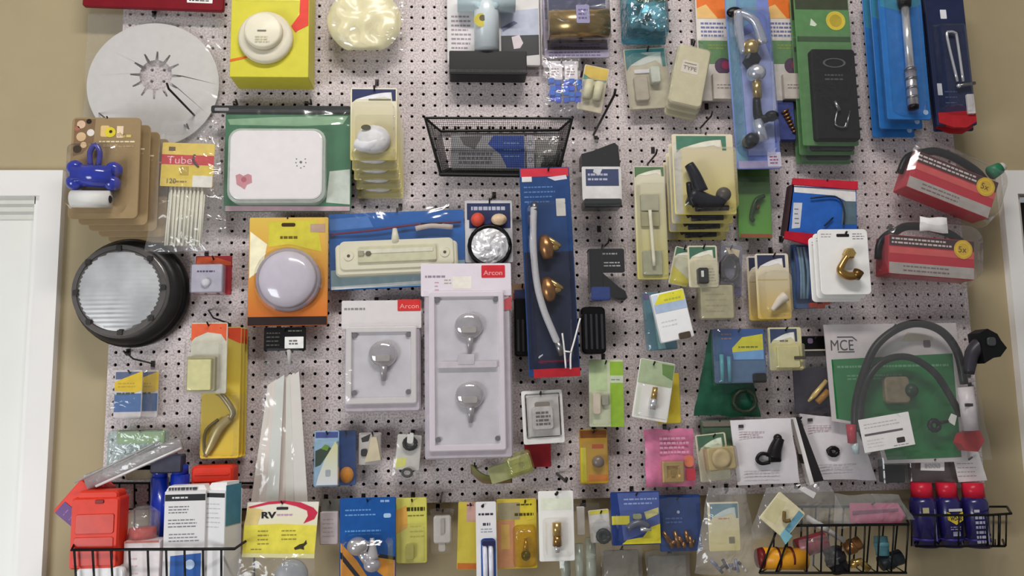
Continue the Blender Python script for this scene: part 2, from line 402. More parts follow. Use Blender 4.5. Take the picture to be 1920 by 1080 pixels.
# pegboard: a panel with real round holes one inch apart
def build_pegboard():
    s = 0.0254; rad = 0.0036; N = 8
    left = at(203, 660, 0).x; bottom = at(800, 943, 0).z; right = at(1815, 560, 0).x
    i0 = math.ceil(left / s + 0.3); i1 = math.floor(right / s - 0.3)
    j0 = math.ceil(bottom / s + 0.2); j1 = 30
    v = []; f = []; ang = [math.pi / N * 2 * q + math.pi / N for q in range(N)]
    def cell(cx, cz, x0, x1, z0, z1):
        o = len(v); T = 0.0055
        sq = [(x1, (cz + z1) / 2), ((cx + x1) / 2, z1), ((cx + x0) / 2, z1), (x0, (cz + z1) / 2), (x0, (cz + z0) / 2), ((cx + x0) / 2, z0), ((cx + x1) / 2, z0), (x1, (cz + z0) / 2)]
        for q in range(N): v.append((cx + rad * math.cos(ang[q]), 0, cz + rad * math.sin(ang[q])))
        for q in range(N): v.append((cx + rad * math.cos(ang[q]), T, cz + rad * math.sin(ang[q])))
        for x, z in sq: v.append((x, 0, z))
        cs = [(x1, z1), (x0, z1), (x0, z0), (x1, z0)]
        for x, z in cs: v.append((x, 0, z))
        for q in range(N):
            r = (q + 1) % N
            f.append((o + q, o + r, o + 16 + r, o + 16 + q)); f.append((o + q, o + 8 + q, o + 8 + r, o + r))
        f.extend([(o + 16, o + 17, o + 24), (o + 18, o + 19, o + 25), (o + 20, o + 21, o + 26), (o + 22, o + 23, o + 27)])
    for i in range(i0, i1 + 1):
        for j in range(j0, j1 + 1):
            cx, cz = i * s, j * s
            cell(cx, cz, left if i == i0 else cx - s / 2, right if i == i1 else cx + s / 2, bottom if j == j0 else cz - s / 2, cz + s / 2)
    top = j1 * s + s / 2
    m = bpy.data.materials.new('speckled_board'); m.use_nodes = True
    n, l = m.node_tree.nodes, m.node_tree.links; b = n['Principled BSDF']; b.inputs['Roughness'].default_value = 0.55
    tc = n.new('ShaderNodeTexCoord'); nz = n.new('ShaderNodeTexNoise'); nz.inputs['Scale'].default_value = 260; nz.inputs['Detail'].default_value = 1
    l.new(tc.outputs['Object'], nz.inputs[0]); rp = n.new('ShaderNodeValToRGB'); l.new(nz.outputs['Fac'], rp.inputs[0])
    e = rp.color_ramp.elements; e[0].position = 0.36; e[0].color = rgba((178, 164, 162)); e[1].position = 0.58; e[1].color = rgba((218, 207, 207))
    l.new(rp.outputs[0], b.inputs['Base Color'])
    me = bpy.data.meshes.new('pegboard'); me.from_pydata(v, [], f); me.materials.append(m)
    o = bpy.data.objects.new('pegboard', None); link(o); tag(o, 'speckled light grey pegboard with rows of small round holes covering the tan wall', 'pegboard')
    o.location = (0, 0, 0)
    fm = link(bpy.data.objects.new('perforated_panel', me)); fm.parent = o
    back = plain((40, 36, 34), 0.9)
    e1 = struct('edge_strip', *cuboid(left, 0.0002, bottom, left + 0.006, WALLY - .001, top), plain((190, 180, 178)), parent=o)
    e2 = struct('edge_strip', *cuboid(right - 0.006, 0.0002, bottom, right, WALLY - .001, top), plain((190, 180, 178)), parent=o)
    e3 = struct('edge_strip', *cuboid(left, 0.0002, bottom, right, WALLY - .001, bottom + 0.006), plain((190, 180, 178)), parent=o)
    bk = struct('gap_shade_sheet', *cuboid(left + 0.006, WALLY - 0.004, bottom + 0.006, right - 0.006, WALLY - 0.001, top), back, parent=o)  # added sheet, coloured dark for the shade in the gap behind the holes
build_pegboard()

# ================================================================ GOODS, upper left
WHITE = (240, 238, 234); CREAM = (226, 220, 190); NAVY = (45, 52, 92)
CARDW = plain((240, 236, 234), 0.5, vary=0.03)
FILMY = plastic(milk=0.14, rough=0.13, bump=1.0, scale=22)

t = Thing('red_pouch', 'dark red flat pouch with a white barcode label hanging at the top edge', 'package', 290, -30, 26, rot=1.5)
t.add('pouch', t.b().rr(160, -80, 418, 17, 0, 9, plain((125, 22, 34), 0.35, bump=0.3, scale=20), 5, 2))
t.add('barcode_label', t.b().rr(350, -20, 397, 3, 9, 9.5, WHITE, 1, 0.2).lines(354, -14, 393, 1, 3, 9.7, (40, 40, 40)), 'white printed label')
t.hook(290, -70, what='dark red pouch')

t = Thing('round_vent_cover', 'large white round plastic disc with a star-cut centre hole in a clear bag', 'disc', 287, 137, 10)
b = t.b(); n = 96; outer = []; inner = []
for i in range(n):
    a = 2 * math.pi * i / n
    outer.append((285 + 121 * math.cos(a), 156 + 121 * math.sin(a)))
    inner.append((289 + (47 if i % 8 < 2 else 30) * math.cos(a), 138 + (47 if i % 8 < 2 else 30) * math.sin(a)))
v = []
for z in (0, 3): v += [(x, y, z) for x, y in outer] + [(x, y, z) for x, y in inner]
f = []
for i in range(n):
    j = (i + 1) % n
    f += [(2 * n + i, 2 * n + j, 3 * n + j, 3 * n + i), (i, n + i, n + j, j), (i, j, 2 * n + j, 2 * n + i), (n + i, 3 * n + i, 3 * n + j, n + j)]
b.put(v, f, plain((214, 210, 206), 0.4, vary=0.03))
t.add('disc', b)
t.add('film_bag', t.b().sheet(163, 18, 412, 252, 8, plastic(milk=0.07, rough=0.12, bump=0.7, scale=14), 4, 3, 20, 20), 'clear crinkled film')
out_peg(368, 220, 330, 145, 'thin dark wire peg hook slanting across the white round disc', 2.0)
t.hook(287, 28, what='white round disc in its bag')

t = Thing('smoke_alarm_box', 'bright yellow box with a white round smoke alarm on its front', 'box', 505, 65, 18, zf=68)
YEL = plain((214, 205, 66), 0.4, vary=0.03)
t.add('box', t.b().rr(434, -55, 578, 148, 0, 68, YEL, 2, 1))
t.add('box_print', t.b().fp([(434, -5), (445, -2), (560, -2), (563, 12), (552, 40), (545, 50), (558, 60), (577, 46), (577, -55), (434, -55)], 68.4, (232, 226, 90))
      .fp([(561, -10), (580 - 3, -10), (577, 46), (553, 60), (545, 48), (560, 25)], 68.8, (228, 70, 55))
      .fp([(434, 114), (465, 107), (466, 111), (434, 119)], 68.8, (225, 110, 40)), 'red and orange printed bands')
t.add('alarm_base', t.b().lathe(500, 74, [(50, 68.5), (50, 78), (46, 82), (38, 84)], plain((226, 218, 196), 0.4, vary=0.02), 36), 'off-white ring')
t.add('alarm_cap', t.b().lathe(499, 68, [(35, 84), (34, 96), (30, 99), (0.01, 100)], plain((236, 229, 205), 0.35, vary=0.02), 36).flat(490, 69, 506, 72, 100.6, (120, 115, 100)).lines(486, 80, 514, 94, 3, 100.5, (190, 182, 150)), 'cream centre cap')
t.hook(505, -50, out=-10, what='yellow smoke alarm box')

t = Thing('pleated_cap_pack', 'cream crinkled round filter packed in a square clear tray', 'package', 684, 35, 22, zf=30)
t.add('tray', t.b().loft(613, -60, 754, 114, 10, [(0, 0), (0, 3), (5, 4), (7, 36), (12, 38)], SHELL), 'clear plastic tray')
b = t.b(); n = 56; m_ = 12; v = []; f = []
for j in range(m_ + 1):
    q = j / m_
    for i in range(n):
        a = 2 * math.pi * i / n; R_ = 69 * q
        w = noise.noise(Vector((math.cos(a) * q * 2.6, math.sin(a) * q * 2.6, 3))); w2 = 1 - 2 * abs(noise.noise(Vector((math.cos(a) * q * 2 + 4, math.sin(a) * q * 2, 9))))
        y = 38 + R_ * math.sin(a) * .93; y = min(y, 96)
        v.append((683 + R_ * math.cos(a), y, 24 + 14 * math.sqrt(max(0, 1 - q ** 4)) + (w * 8 + w2 * 7) * (1 - q * 0.5)))
for j in range(m_):
    for i in range(n): f.append((j * n + i, j * n + (i + 1) % n, (j + 1) * n + (i + 1) % n, (j + 1) * n + i))
b.put(v, f, plain((228, 219, 178), 0.28, vary=0.06, scale=30, bump=0.3), True)
t.add('filter', b)
t.hook(684, -50, what='cream round filter')

t = Thing('hose_valve_box', 'clear box holding a pale blue pipe tee before a white and black printed card', 'package', 925, 40, 15, zf=30)
t.add('backing_card', t.b().rr(838, -60, 1014, 118, 0, 8, CARDW, 3).lines(846, 18, 884, 98, 9, 8.4, (170, 150, 165)).fp([(940, 12), (1012, 4), (1012, 60), (940, 60)], 8.5, (196, 202, 220))
      .fp([(940, 60), (1012, 57), (1012, 96), (940, 104)], 8.7, (62, 62, 64)).poly([(960, 62), (975, 58), (982, 74), (976, 84), (964, 86)], 8.7, 9, (235, 220, 225)).fp([(940, 44), (965, 30), (972, 34), (944, 52)], 9, (110, 120, 150)), 'printed card')
t.add('bottom_tray', t.b().rr(842, 104, 985, 150, 2, 46, BLACK, 3), 'glossy black tray')
t.add('tee_pipe', t.b().tube([(912, -45, 34), (912, 99, 34)], [24, 23], plain((222, 232, 236), 0.25, vary=0.03), 24).tube([(858, 4, 38), (966, 4, 38)], [20, 20], plain((208, 228, 234), 0.25, vary=0.03), 20)
      .lathe(912, 4, [(27, 30), (27, 55), (20, 58)], plain((205, 228, 236), 0.25), 24), 'pale blue plastic tee')
t.add('round_sticker', t.b().disc(901, 50, 13, 60.3, (205, 190, 60)).disc(904, 46, 6, 60.6, (90, 85, 50)), 'yellow sticker')
t.add('clear_box', t.b().loft(836, -60, 1017, 150, 4, [(0, 0), (0, 2), (2, 4), (3, 66), (5, 68)], plastic(milk=0.0, rough=.06, bump=.05, scale=20)), 'clear box')
t.hook(925, -55, what='clear box of the blue pipe tee')

t = Thing('brass_sleeve_pack', 'brushed brass cylinder lying across a dark and lilac blister card', 'package', 1083, 38, 24, rot=-1, zf=40)
t.add('backing_card', t.b().rr(1022, -40, 1147, 98, 0, 3, (168, 158, 178), 4).flat(1026, -38, 1144, 20, 3.2, (58, 62, 92)).flat(1028, 62, 1144, 82, 3.2, (40, 34, 32)).lines(1030, 84, 1140, 96, 2, 3.3, (110, 104, 140)))
t.add('brass_sleeve', t.b().tube([(1030, 43, 28), (1142, 39, 28)], 27, plain((178, 152, 104), 0.24, 0.85, 0.05, 12), 28), 'brushed brass tube')
t.add('sleeve_label', t.b().rr(1078, 16, 1103, 52, 60, 60.6, (150, 145, 180), 3, .2).lines(1082, 22, 1100, 46, 3, 61, (90, 80, 130)), 'lilac label')
t.add('blister', t.b().loft(1022, -10, 1147, 84, 6, [(0, 3), (2, 5), (5, 60), (9, 66)], CLEAR))
t.hook(1083, -32, what='brass cylinder pack')
peg_hook(1091, 138, 70, 'bent dark wire peg hook beneath the brass cylinder pack', 1.8)

t = Thing('fuse_pair_bag', 'small clear bag with two white topped packets full of bright blue fuses', 'bag', 1054, 165, 30)
t.add('header_strip', t.b().rr(1020, 108, 1088, 122, 0, 2, (205, 198, 205), 2))
for x0 in (1031, 1060):
    p = t.add('packet', t.b().rr(x0, 117, x0 + 25, 148, 4, 9, (235, 228, 228), 2).lines(x0 + 4, 124, x0 + 21, 140, 3, 9.3, (150, 120, 130)), 'white packet top')
b = t.b()
for i in range(20):
    x = 1030 + (i % 5) * 12.5 + random.uniform(-2, 2); y = 148 + (i // 5) * 11 + random.uniform(-2, 2)
    b.rr(x, y, x + 11, y + 10, 4, 9 + random.uniform(0, 6), glossy(22, 62 + random.randint(0, 50), 190 + random.randint(0, 30)), 2)
t.add('blue_fuses', b, 'bright blue fuses', kind='stuff')
t.add('film_bag', t.b().sheet(1018, 104, 1092, 216, 14, BAG, 3, 6, 12, 16))
t.hook(1054, 112, what='bag of bright blue fuses')

t = Thing('twin_cartridge_blister', 'tilted small blister with two cream cartridges under an orange printed header', 'package', 1113, 162, 38, rot=12)
t.add('card', t.b().rr(1090, 118, 1138, 208, 0, 1.5, (205, 195, 170), 3).fp([(1092, 120), (1136, 120), (1136, 142), (1110, 146), (1092, 138)], 1.7, (206, 176, 84)).fp([(1092, 138), (1110, 146), (1136, 142), (1136, 147), (1092, 148)], 1.9, (70, 130, 120)))
t.add('cartridge', t.b().tube([(1104, 152, 10), (1104, 186, 10)], 8.5, plain((220, 214, 180), .4), 16))
t.add('cartridge', t.b().tube([(1123, 152, 10), (1123, 186, 10)], 8.5, plain((220, 214, 180), .4), 16))
t.add('blister', t.b().loft(1091, 146, 1138, 206, 8, [(0, 1), (1, 4), (3, 20), (7, 24)], SHELL))
out_peg(1113, 252, 1138, 165, 'long dark wire peg hook slanting down beside the twin cartridge blister', 2.2)

t = Thing('chrome_fitting_blister', 'teal blister with a gleaming chrome and brass pipe fitting at the top edge', 'package', 1210, 25, 30, zf=28)
t.add('card', t.b().rr(1168, -50, 1253, 76, 0, 2, (70, 128, 142), 4).flat(1172, -48, 1250, -4, 2.3, (150, 185, 195)))
t.add('brass_collar', t.b().tube([(1195, -5, 26), (1250, -8, 26)], [9, 9], BRASS, 18), 'brass collar')
t.add('fitting', t.b().lathe(1224, 30, [(27, 14), (27, 20), (20, 24), (24, 32), (24, 42), (14, 46)], CHROME, 8, smooth=False).ball(1188, 40, 24, 12, CHROME).ball(1238, 48, 26, 12, CHROME).cyl(1211, 40, 7, 20, 48, BLACK), 'chrome fitting')
t.add('blister', t.b().loft(1168, -50, 1254, 76, 9, [(0, 2), (1, 8), (5, 50), (10, 56)], plastic((170, 215, 225), milk=0.08, bump=0.6)), 'teal tinted blister')
t.hook(1210, -40, what='teal chrome fitting blister')

t = Thing('teal_header_blister', 'grey clear blister with a teal swoosh header beside the beige pouches', 'package', 1216, 145, 30, rot=-4)
t.add('card', t.b().rr(1176, 84, 1256, 203, 0, 2, (190, 182, 158), 3).arc_header(1178, 86, 1254, 122, 2.3, (72, 122, 124), (200, 205, 196)).rr(1192, 126, 1222, 134, 2, 5, (215, 212, 215), 2))
t.add('socket', t.b().rr(1220, 126, 1238, 158, 2, 20, plain((196, 200, 186), .35), 4, 2).rr(1188, 140, 1214, 190, 2, 14, plain((178, 168, 150), .4), 5, 2))
t.add('blister', t.b().loft(1176, 98, 1256, 203, 8, [(0, 2), (2, 6), (6, 34), (11, 38)], SHELL))
t.hook(1216, 90, what='teal header blister')

t = Thing('beige_pouch', 'beige pouch pack with a small white printed label, front of a tilted pile of three', 'package', 1294, 142, 66, rot=13)
g = plain((206, 198, 166), 0.5, vary=0.05, bump=0.2)
t.add('pouch', t.b().rr(1262, 84, 1326, 200, 0, 12, g, 8, 3))
t.add('label', t.b().rr(1275, 114, 1307, 138, 12, 12.5, (222, 214, 200), 1.5, .2).txt('TYPE', 1278, 132, 8, 12.8, (90, 80, 70), w=26).flat(1279, 118, 1302, 120, 12.8, (150, 140, 125)), 'white label')
t.add('blister', t.b().loft(1261, 83, 1327, 203, 8, [(0, 0), (1, 8), (3, 18), (8, 22)], SHELL))
stack(t, 2, 1, 5, 20, ['beige pouch pack directly behind the front pouch with the small label', 'rearmost beige pouch pack of the tilted pile beside the teal header blister'], 'tilted pile of beige pouch packs')
t.hook(1303, 80, out=6, what='pile of beige pouches')
out_peg(1313, 240, 1329, 208, 'thin dark wire peg hook poking out under the pile of beige pouches', 1.6)

for k_, (x, lab) in enumerate(((1343, 'orange topped card with blue print lines, left of the tall chrome faucet pack'), (1474, 'orange topped card with green print, right of the tall chrome faucet pack'))):
    t = Thing('orange_header_card', lab, 'package', x, 95, 26, group='orange topped cards behind the faucet pack')
    o = x - 1343
    b = t.b().rr(1310 + o, -40, 1376 + o, 190, 0, 3, (222, 216, 208), 4).flat(1312 + o, -38, 1374 + o, 28, 3.2, (232, 120, 50)).fp([(1312 + o, 8), (1330 + o, 0), (1352 + o, 28), (1312 + o, 28)], 3.5, (235, 190, 120))
    b.lines(1318 + o, 34, 1370 + o, 66, 4, 3.3, (118, 120, 170), 4).flat(1312 + o, 72, 1374 + o, 118, 3.3, (104, 146, 96)).lines(1330 + o, 78, 1368 + o, 90, 2, 3.5, (150, 170, 60))
    b.disc(1357 + o, 122, 16, 3.6, (90, 60, 90)).disc(1362 + o, 120, 8, 3.9, (170, 50, 90))
    t.add('card', b)
    t.add('carton', t.b().rr(1333 + o, 140, 1375 + o, 190, 3, 16, (214, 204, 192), 2).lines(1340 + o, 160, 1370 + o, 172, 2, 16.3, (150, 140, 130)), 'pale carton')
    t.add('blister', t.b().loft(1311 + o, 68, 1375 + o, 192, 6, [(0, 3), (1, 6), (4, 24), (8, 27)], SHELL))
    t.hook(x, -35, what='orange topped card ' + ('left' if k_ == 0 else 'right') + ' of the faucet pack')
t = Thing('blue_bolt_bag', 'small dark blue bag of brownish bolts low behind the chrome faucet pack', 'bag', 1470, 225, 22)
t.add('bag', t.b().rr(1448, 188, 1492, 265, 0, 12, plain((72, 82, 138), 0.3, vary=.2), 4, 3))
b = t.b()
for i in range(7): b.tube([(1466 + i * 3, 212 + i * 6, 14), (1478 + i * 2, 206 + i * 7, 16)], 2.6, BRONZE, 7)
t.add('bolts', b, 'brown bolts', kind='stuff')
t.hook(1470, 192, what='small dark blue bolt bag')

t = Thing('faucet_pack', 'tall glossy blue and white blister pack with a chrome and brass faucet valve', 'package', 1420, 155, 78, rot=-1, zf=24)
t.add('card', t.b().rr(1376, -50, 1462, 316, 0, 2, (118, 134, 196), 5).flat(1378, -48, 1398, 300, 2.2, (120, 160, 180)).fp([(1436, 120), (1461, 105), (1461, 200), (1440, 215)], 2.4, (226, 222, 236)).fp([(1440, 226), (1461, 220), (1461, 262), (1430, 280)], 2.5, (70, 84, 170)).fp([(1400, -48), (1440, -48), (1436, 20), (1404, 40)], 2.4, (110, 150, 178))
      .flat(1380, 300, 1460, 314, 2.4, (170, 160, 190)).fp([(1398, 60), (1440, 40), (1458, 100), (1452, 290), (1400, 290)], 2.7, (170, 176, 216)), 'blue and white printed card')
t.add('valve_neck', t.b().tube([(1392, 16, 30), (1393, 60, 24), (1400, 96, 22)], [9, 8, 7], CHROME, 12, 5).tube([(1394, 20, 30), (1420, 38, 34), (1436, 80, 26)], [7, 8, 10], CHROME, 12, 5), 'bent chrome tubes')
t.add('brass_joint', t.b().ball(1412, 88, 26, 15, BRASS, 18).lathe(1412, 112, [(15, 14), (15, 36), (10, 38)], BLACK, 6, smooth=False), 'brass joint')
t.add('chrome_ball', t.b().ball(1418, 138, 28, 18, CHROME, 17).tube([(1418, 150, 26), (1418, 186, 24)], [9, 8], BRASS, 14), 'chrome ball with brass neck')
t.add('handle', t.b().tube([(1416, 186, 24), (1418, 225, 24), (1440, 222, 28)], [7, 9, 7], BLACK, 12, 4).ball(1440, 222, 30, 13, BLACK, 10), 'black lever')
t.add('outlet', t.b().tube([(1414, 228, 24), (1422, 268, 24)], [10, 11], CHROME, 14).lathe(1400, 266, [(13, 8), (13, 30), (8, 36)], BLACK, 16), 'chrome outlet')
t.add('price_label', t.b().rr(1436, 284, 1462, 312, 2.5, 3, (214, 208, 222), 1, .2).lines(1440, 290, 1458, 308, 3, 3.3, (170, 90, 110)), 'white price label')
t.add('header_clip', t.b().ball(1390, 12, 14, 16, BLACK, 11, 8), 'black clip')
t.add('blister', t.b().loft(1378, 6, 1456, 292, 18, [(0, 2), (2, 8), (6, 38), (14, 46)], plastic((238, 242, 250), milk=0.03, bump=0.7, scale=18, rough=.06)))
t.hook(1418, -44, what='tall chrome faucet pack')

t = Thing('black_pouch_card', 'tall green card carrying a black pouch with silver keys under a yellow seal', 'package', 1556, 135, 62, rot=0)
t.add('card', t.b().rr(1499, -40, 1606, 275, 0, 3, plain((92, 134, 86), .45), 4).flat(1501, -38, 1604, 8, 3.2, (66, 72, 56)).disc(1578, 30, 19, 3.6, (206, 184, 70)).disc(1578, 30, 12, 3.9, (180, 158, 60)).fp([(1530, 26), (1541, 38), (1537, 42), (1527, 40)], 3.6, (200, 210, 190)).flat(1501, 62, 1604, 72, 3.6, (60, 84, 56)), 'green printed card')
t.add('pouch', t.b().rr(1519, 92, 1604, 268, 3, 20, plain((20, 20, 23), .6, bump=.2), 6, 4).disc(1562, 120, 22, 20.6, (92, 94, 100), 18, .42).lines(1542, 140, 1585, 156, 2, 20.6, (85, 86, 92), 3), 'black fabric pouch')
t.add('keys', t.b().tube([(1556, 196, 24), (1564, 214, 24)], 4, STEEL, 8).tube([(1560, 214, 24), (1554, 240, 24), (1570, 246, 25), (1575, 236, 25)], 2, STEEL, 7, 3).tube([(1584, 214, 24), (1574, 246, 25)], 1.8, STEEL, 7), 'silver keys')
t.add('film_bag', t.b().sheet(1497, 60, 1608, 290, 24, plastic(milk=0.01, rough=.15, bump=.4, scale=18), 3, 3, 10, 18))
stack(t, 2, 1, 12, 22, ['tall green card behind the front black pouch card, middle of three', 'rearmost tall green card of the three holding black pouches'], 'three green black-pouch cards on one peg')
t.hook(1556, -30, out=20, what='green cards with black pouches')

t = Thing('drain_rod_pack', 'bright blue hang card holding a long chrome rod with a black cap', 'package', 1700, 112, 84, rot=0)
t.add('card', t.b().rr(1658, -60, 1742, 226, 0, 5, plain((48, 112, 182), .35), 4).fp([(1660, -58), (1740, -58), (1740, 0), (1700, 14), (1660, 4)], 5.3, (60, 130, 160)).disc(1732, 212, 5, 5.4, (170, 195, 225)), 'bright blue card')
t.add('rod', t.b().tube([(1702, 10, 18), (1702, 130, 18)], [7, 7.5], CHROME, 14).tube([(1702, 130, 18), (1702, 205, 18)], [9.5, 9.5], plain((205, 200, 208), .25, .8), 14), 'chrome rod')
b = t.b()
for y in (132, 150, 168, 186): b.tube([(1702, y, 18), (1702, y + 4, 18)], [10.5, 10.5], STEEL, 14)
t.add('collar', b)
t.add('cap', t.b().tube([(1702, -6, 18), (1702, 10, 18)], [13, 11], BLACK, 14), 'black cap')
t.add('cap', t.b().tube([(1702, 203, 18), (1702, 210, 18)], [10, 9], BLACK, 14), 'black cap')
t.add('blister', t.b().loft(1668, -30, 1734, 216, 12, [(0, 5), (1, 9), (12, 32), (20, 36)], CLEAR))
stack(t, 2, -2, 9, 28, ['blue hang card second in the row of chrome rod packs', 'rearmost blue hang card of the chrome rod packs, nearest the pegboard'], 'blue chrome rod packs on one peg')
t.hook(1700, -50, out=20, what='blue chrome rod packs')

t = Thing('spring_clip_pack', 'navy hang card with a long chrome hairpin clip and a red lower band', 'package', 1786, 105, 66, rot=-1)
t.add('card', t.b().rr(1745, -50, 1822, 238, 0, 8, plain((38, 46, 76), .35), 3).poly([(1748, 214), (1821, 210), (1821, 232), (1800, 243), (1775, 242), (1748, 233)], 0, 9, (172, 36, 44)).rr(1773, 12, 1785, 30, 8, 8.6, (225, 225, 228), 1, .2).rr(1752, 157, 1761, 180, 8, 8.6, (205, 208, 215), 1, .2)
      .lines(1765, 168, 1790, 200, 3, 8.4, (80, 92, 130), 2), 'navy card with red foot')
t.add('clip', t.b().tube([(1789, 156, 14), (1777, 70, 16), (1782, 60, 18), (1792, 62, 18), (1796, 72, 16), (1800, 156, 14)], 2.6, CHROME, 8, 4), 'chrome hairpin clip')
t.add('clip_base', t.b().tube([(1784, 166, 18), (1820, 160, 18)], [3.4, 3.4], STEEL, 8).ball(1787, 166, 20, 4, CHROME).rr(1804, 180, 1818, 218, 9, 15, plain((200, 195, 195), .3), 2), 'chrome cross bar')
t.add('blister', t.b().loft(1752, 40, 1816, 212, 8, [(0, 8), (1, 12), (8, 30), (13, 33)], CLEAR))
c = copy_tree(t.o); c.location += Vector((0.010, 0.024, -0.004)); c.scale.y = .5; c['label'] = 'navy hang card half hidden behind the front chrome hairpin clip pack'; tag(t.o, group='navy hairpin clip packs'); tag(c, group='navy hairpin clip packs')
t.hook(1786, -40, what='navy hairpin clip packs')

# ================================================================ second row, left
t = Thing('bag_dispenser_card', 'front brown hang card with a blue bone-shaped dispenser and a white roll', 'package', 192, 312, 108, rot=0)
BR = plain((158, 134, 98), .5, vary=.04)
t.add('card', t.b().rr(129, 214, 256, 410, 0, 3, BR, 9), 'brown card')
b = t.b().fp([(134, 217), (172, 217), (170, 262), (150, 285), (133, 290)], 3.2, (132, 106, 78))
for x, y, r, c_ in ((146, 228, 8, (222, 188, 160)), (164, 244, 7, (225, 215, 205)), (147, 252, 9, (216, 182, 140)), (141, 276, 8, (70, 56, 40)), (160, 222, 5, (40, 34, 30)), (139, 236, 5, (170, 110, 90)), (152, 268, 6, (226, 190, 150))): b.disc(x, y, r, 3.5, c_, n=12)
b.rr(182, 230, 198, 252, 3, 3.4, (226, 192, 130), 3, .2).disc(200, 243, 10, 3.8, (226, 206, 60)).disc(201, 242, 3, 4.1, (60, 50, 30)).flat(212, 231, 224, 254, 3.6, (238, 214, 180)).txt('the', 213, 251, 8, 3.9, (150, 120, 80)).lines(222, 247, 244, 254, 1, 3.6, (224, 196, 110), 5).lines(180, 258, 246, 265, 1, 3.5, (236, 222, 180), 3, 1).lines(188, 268, 244, 273, 1, 3.5, (190, 168, 130), 2, 1)
t.add('card_print', b, 'pale dog pictures and yellow lettering')
BL = plain((36, 54, 170), 0.18, vary=0.15, coat=.5)
t.add('dispenser', t.b().tube([(146, 330, 18), (216, 334, 18)], [21, 21], BL, 18).ball(146, 317, 18, 15, BL).ball(146, 344, 18, 15, BL).ball(216, 320, 18, 15, BL).ball(214, 346, 18, 15, BL), 'glossy blue bone-shaped dispenser')
t.add('dispenser_loop', t.b().tube([(172, 312, 16), (170, 286, 16), (179, 272, 16), (188, 286, 16), (186, 312, 16)], 5, plain((66, 66, 150), .2, coat=.4), 10, 4), 'blue clip')
t.add('roll', t.b().tube([(144, 376, 20), (212, 377, 20)], 16, plain((242, 240, 234), .4, vary=.02), 22).tube([(209, 377, 20), (213.5, 377, 20)], [10, 6], BLACK, 16), 'white roll')
t.add('blister', t.b().loft(131, 268, 234, 400, 14, [(0, 3), (2, 8), (8, 40), (14, 44)], CLEAR))
stack(t, 4, 11, 8, 19, ['brown hang card directly behind the one with the blue dispenser', 'middle card of the five brown hang cards beside the white door', 'fourth brown hang card back, next to the cable tie bag', 'rearmost brown hang card, its edge against the clear cable tie bag'], 'brown dispenser hang cards on one peg', .36)
t.hook(200, 222, out=6, what='brown dispenser cards', w=1.4)

t = Thing('cable_tie_bag', 'clear bag of white ties with a yellow and red printed label', 'bag', 356, 352, 52, rot=2)
t.add('label', t.b().rr(303, 268, 399, 352, 18, 19, (236, 206, 84), 2, .3).flat(303, 291, 399, 310, 19.3, (206, 40, 44)).txt('Tube', 313, 308, 14, 19.7, (248, 190, 200), w=46).rr(315, 276, 327, 284, 19, 19.4, (110, 80, 20), .5, .1)
      .flat(305, 312, 398, 336, 19.3, (232, 202, 60)).rr(338, 313, 354, 330, 19.3, 19.8, (190, 160, 20), .5, .1).txt('120', 313, 346, 9, 19.8, (96, 78, 20)).lines(326, 339, 352, 346, 1, 19.6, (150, 120, 30), 3).flat(362, 330, 398, 352, 19.5, (240, 236, 226))
      .tube([(363, 290, 20), (361, 300, 20), (366, 308, 20), (372, 314, 20)], 2, (60, 30, 30), 6, 3), 'yellow and red label')
b = t.b()
for i in range(28):
    x = 318 + i * 2.35
    b.tube([(x, 350, 5 + (i % 3) * 3), (x + random.uniform(-2, 2), 462, 5 + (i % 3) * 3)], 2.0, plain((238, 234, 214), .35, vary=.03), 6)
t.add('ties', b, 'bundle of white plastic ties', kind='stuff')
t.add('film_bag', t.b().sheet(0, 0, 0, 0, 22, BAG, 6, 7, 18, 26, pts=[(300, 228), (400, 222), (436, 470), (286, 478)]).sheet(0, 0, 0, 0, -1, BAGT, 2, 0, 8, 10, pts=[(300, 228), (400, 222), (436, 470), (286, 478)]), 'clear crinkled film')
t.hook(350, 236, what='bag of white ties')

t = Thing('scale_pack', 'large green bagged pack with a white rounded rectangular scale', 'package', 538, 292, 40)
t.add('card', t.b().rr(421, 196, 656, 397, 0, 3, plain((74, 124, 92), .4, vary=.15, scale=18), 3).flat(423, 198, 654, 209, 3.2, (52, 66, 60)).fp([(425, 219), (520, 214), (650, 212), (640, 228), (560, 232), (430, 230)], 3.4, (140, 176, 140)).fp([(616, 320), (654, 316), (654, 384), (610, 380)], 3.4, (212, 220, 208)).fp([(425, 386), (654, 388), (654, 396), (425, 396)], 3.6, (214, 178, 188)), 'green printed card')
t.add('header_rail', t.b().rr(395, 193, 655, 207, 3, 8, plain((58, 60, 60), .3), 4).rr(402, 198, 428, 204, 8, 8.4, (150, 146, 150), 2, .1), 'dark plastic rail')
t.add('scale_rim', t.b().loft(433, 243, 611, 385, 22, [(0, 3), (0, 24), (4, 27), (6, 25.5)], plain((190, 200, 190), .3), True), 'pale green rim')
t.add('scale_platform', t.b().loft(438, 248, 606, 379, 19, [(0, 25), (0, 28.5), (2, 29.5)], plain((246, 240, 240), .25, vary=.02)), 'white platform')
b = t.b()
for dx, dy in ((0, 0), (-8, -6), (8, -6), (-9, 1), (9, 1), (-7, 7), (6, 8), (0, 11)): b.disc(567 + dx, 309 + dy, 1.3 if dx or dy else 2.6, 29.8, (120, 120, 124), n=8)
b.fp([(449, 334), (456, 331), (463, 335), (471, 331), (478, 334), (479, 348), (470, 352), (466, 361), (459, 356), (451, 351)], 29.7, (214, 150, 156)); b.disc(464, 342, 5, 30, (190, 110, 120), n=10)
t.add('stamp_print', b, 'small pink stamp and dots', kind='stuff')
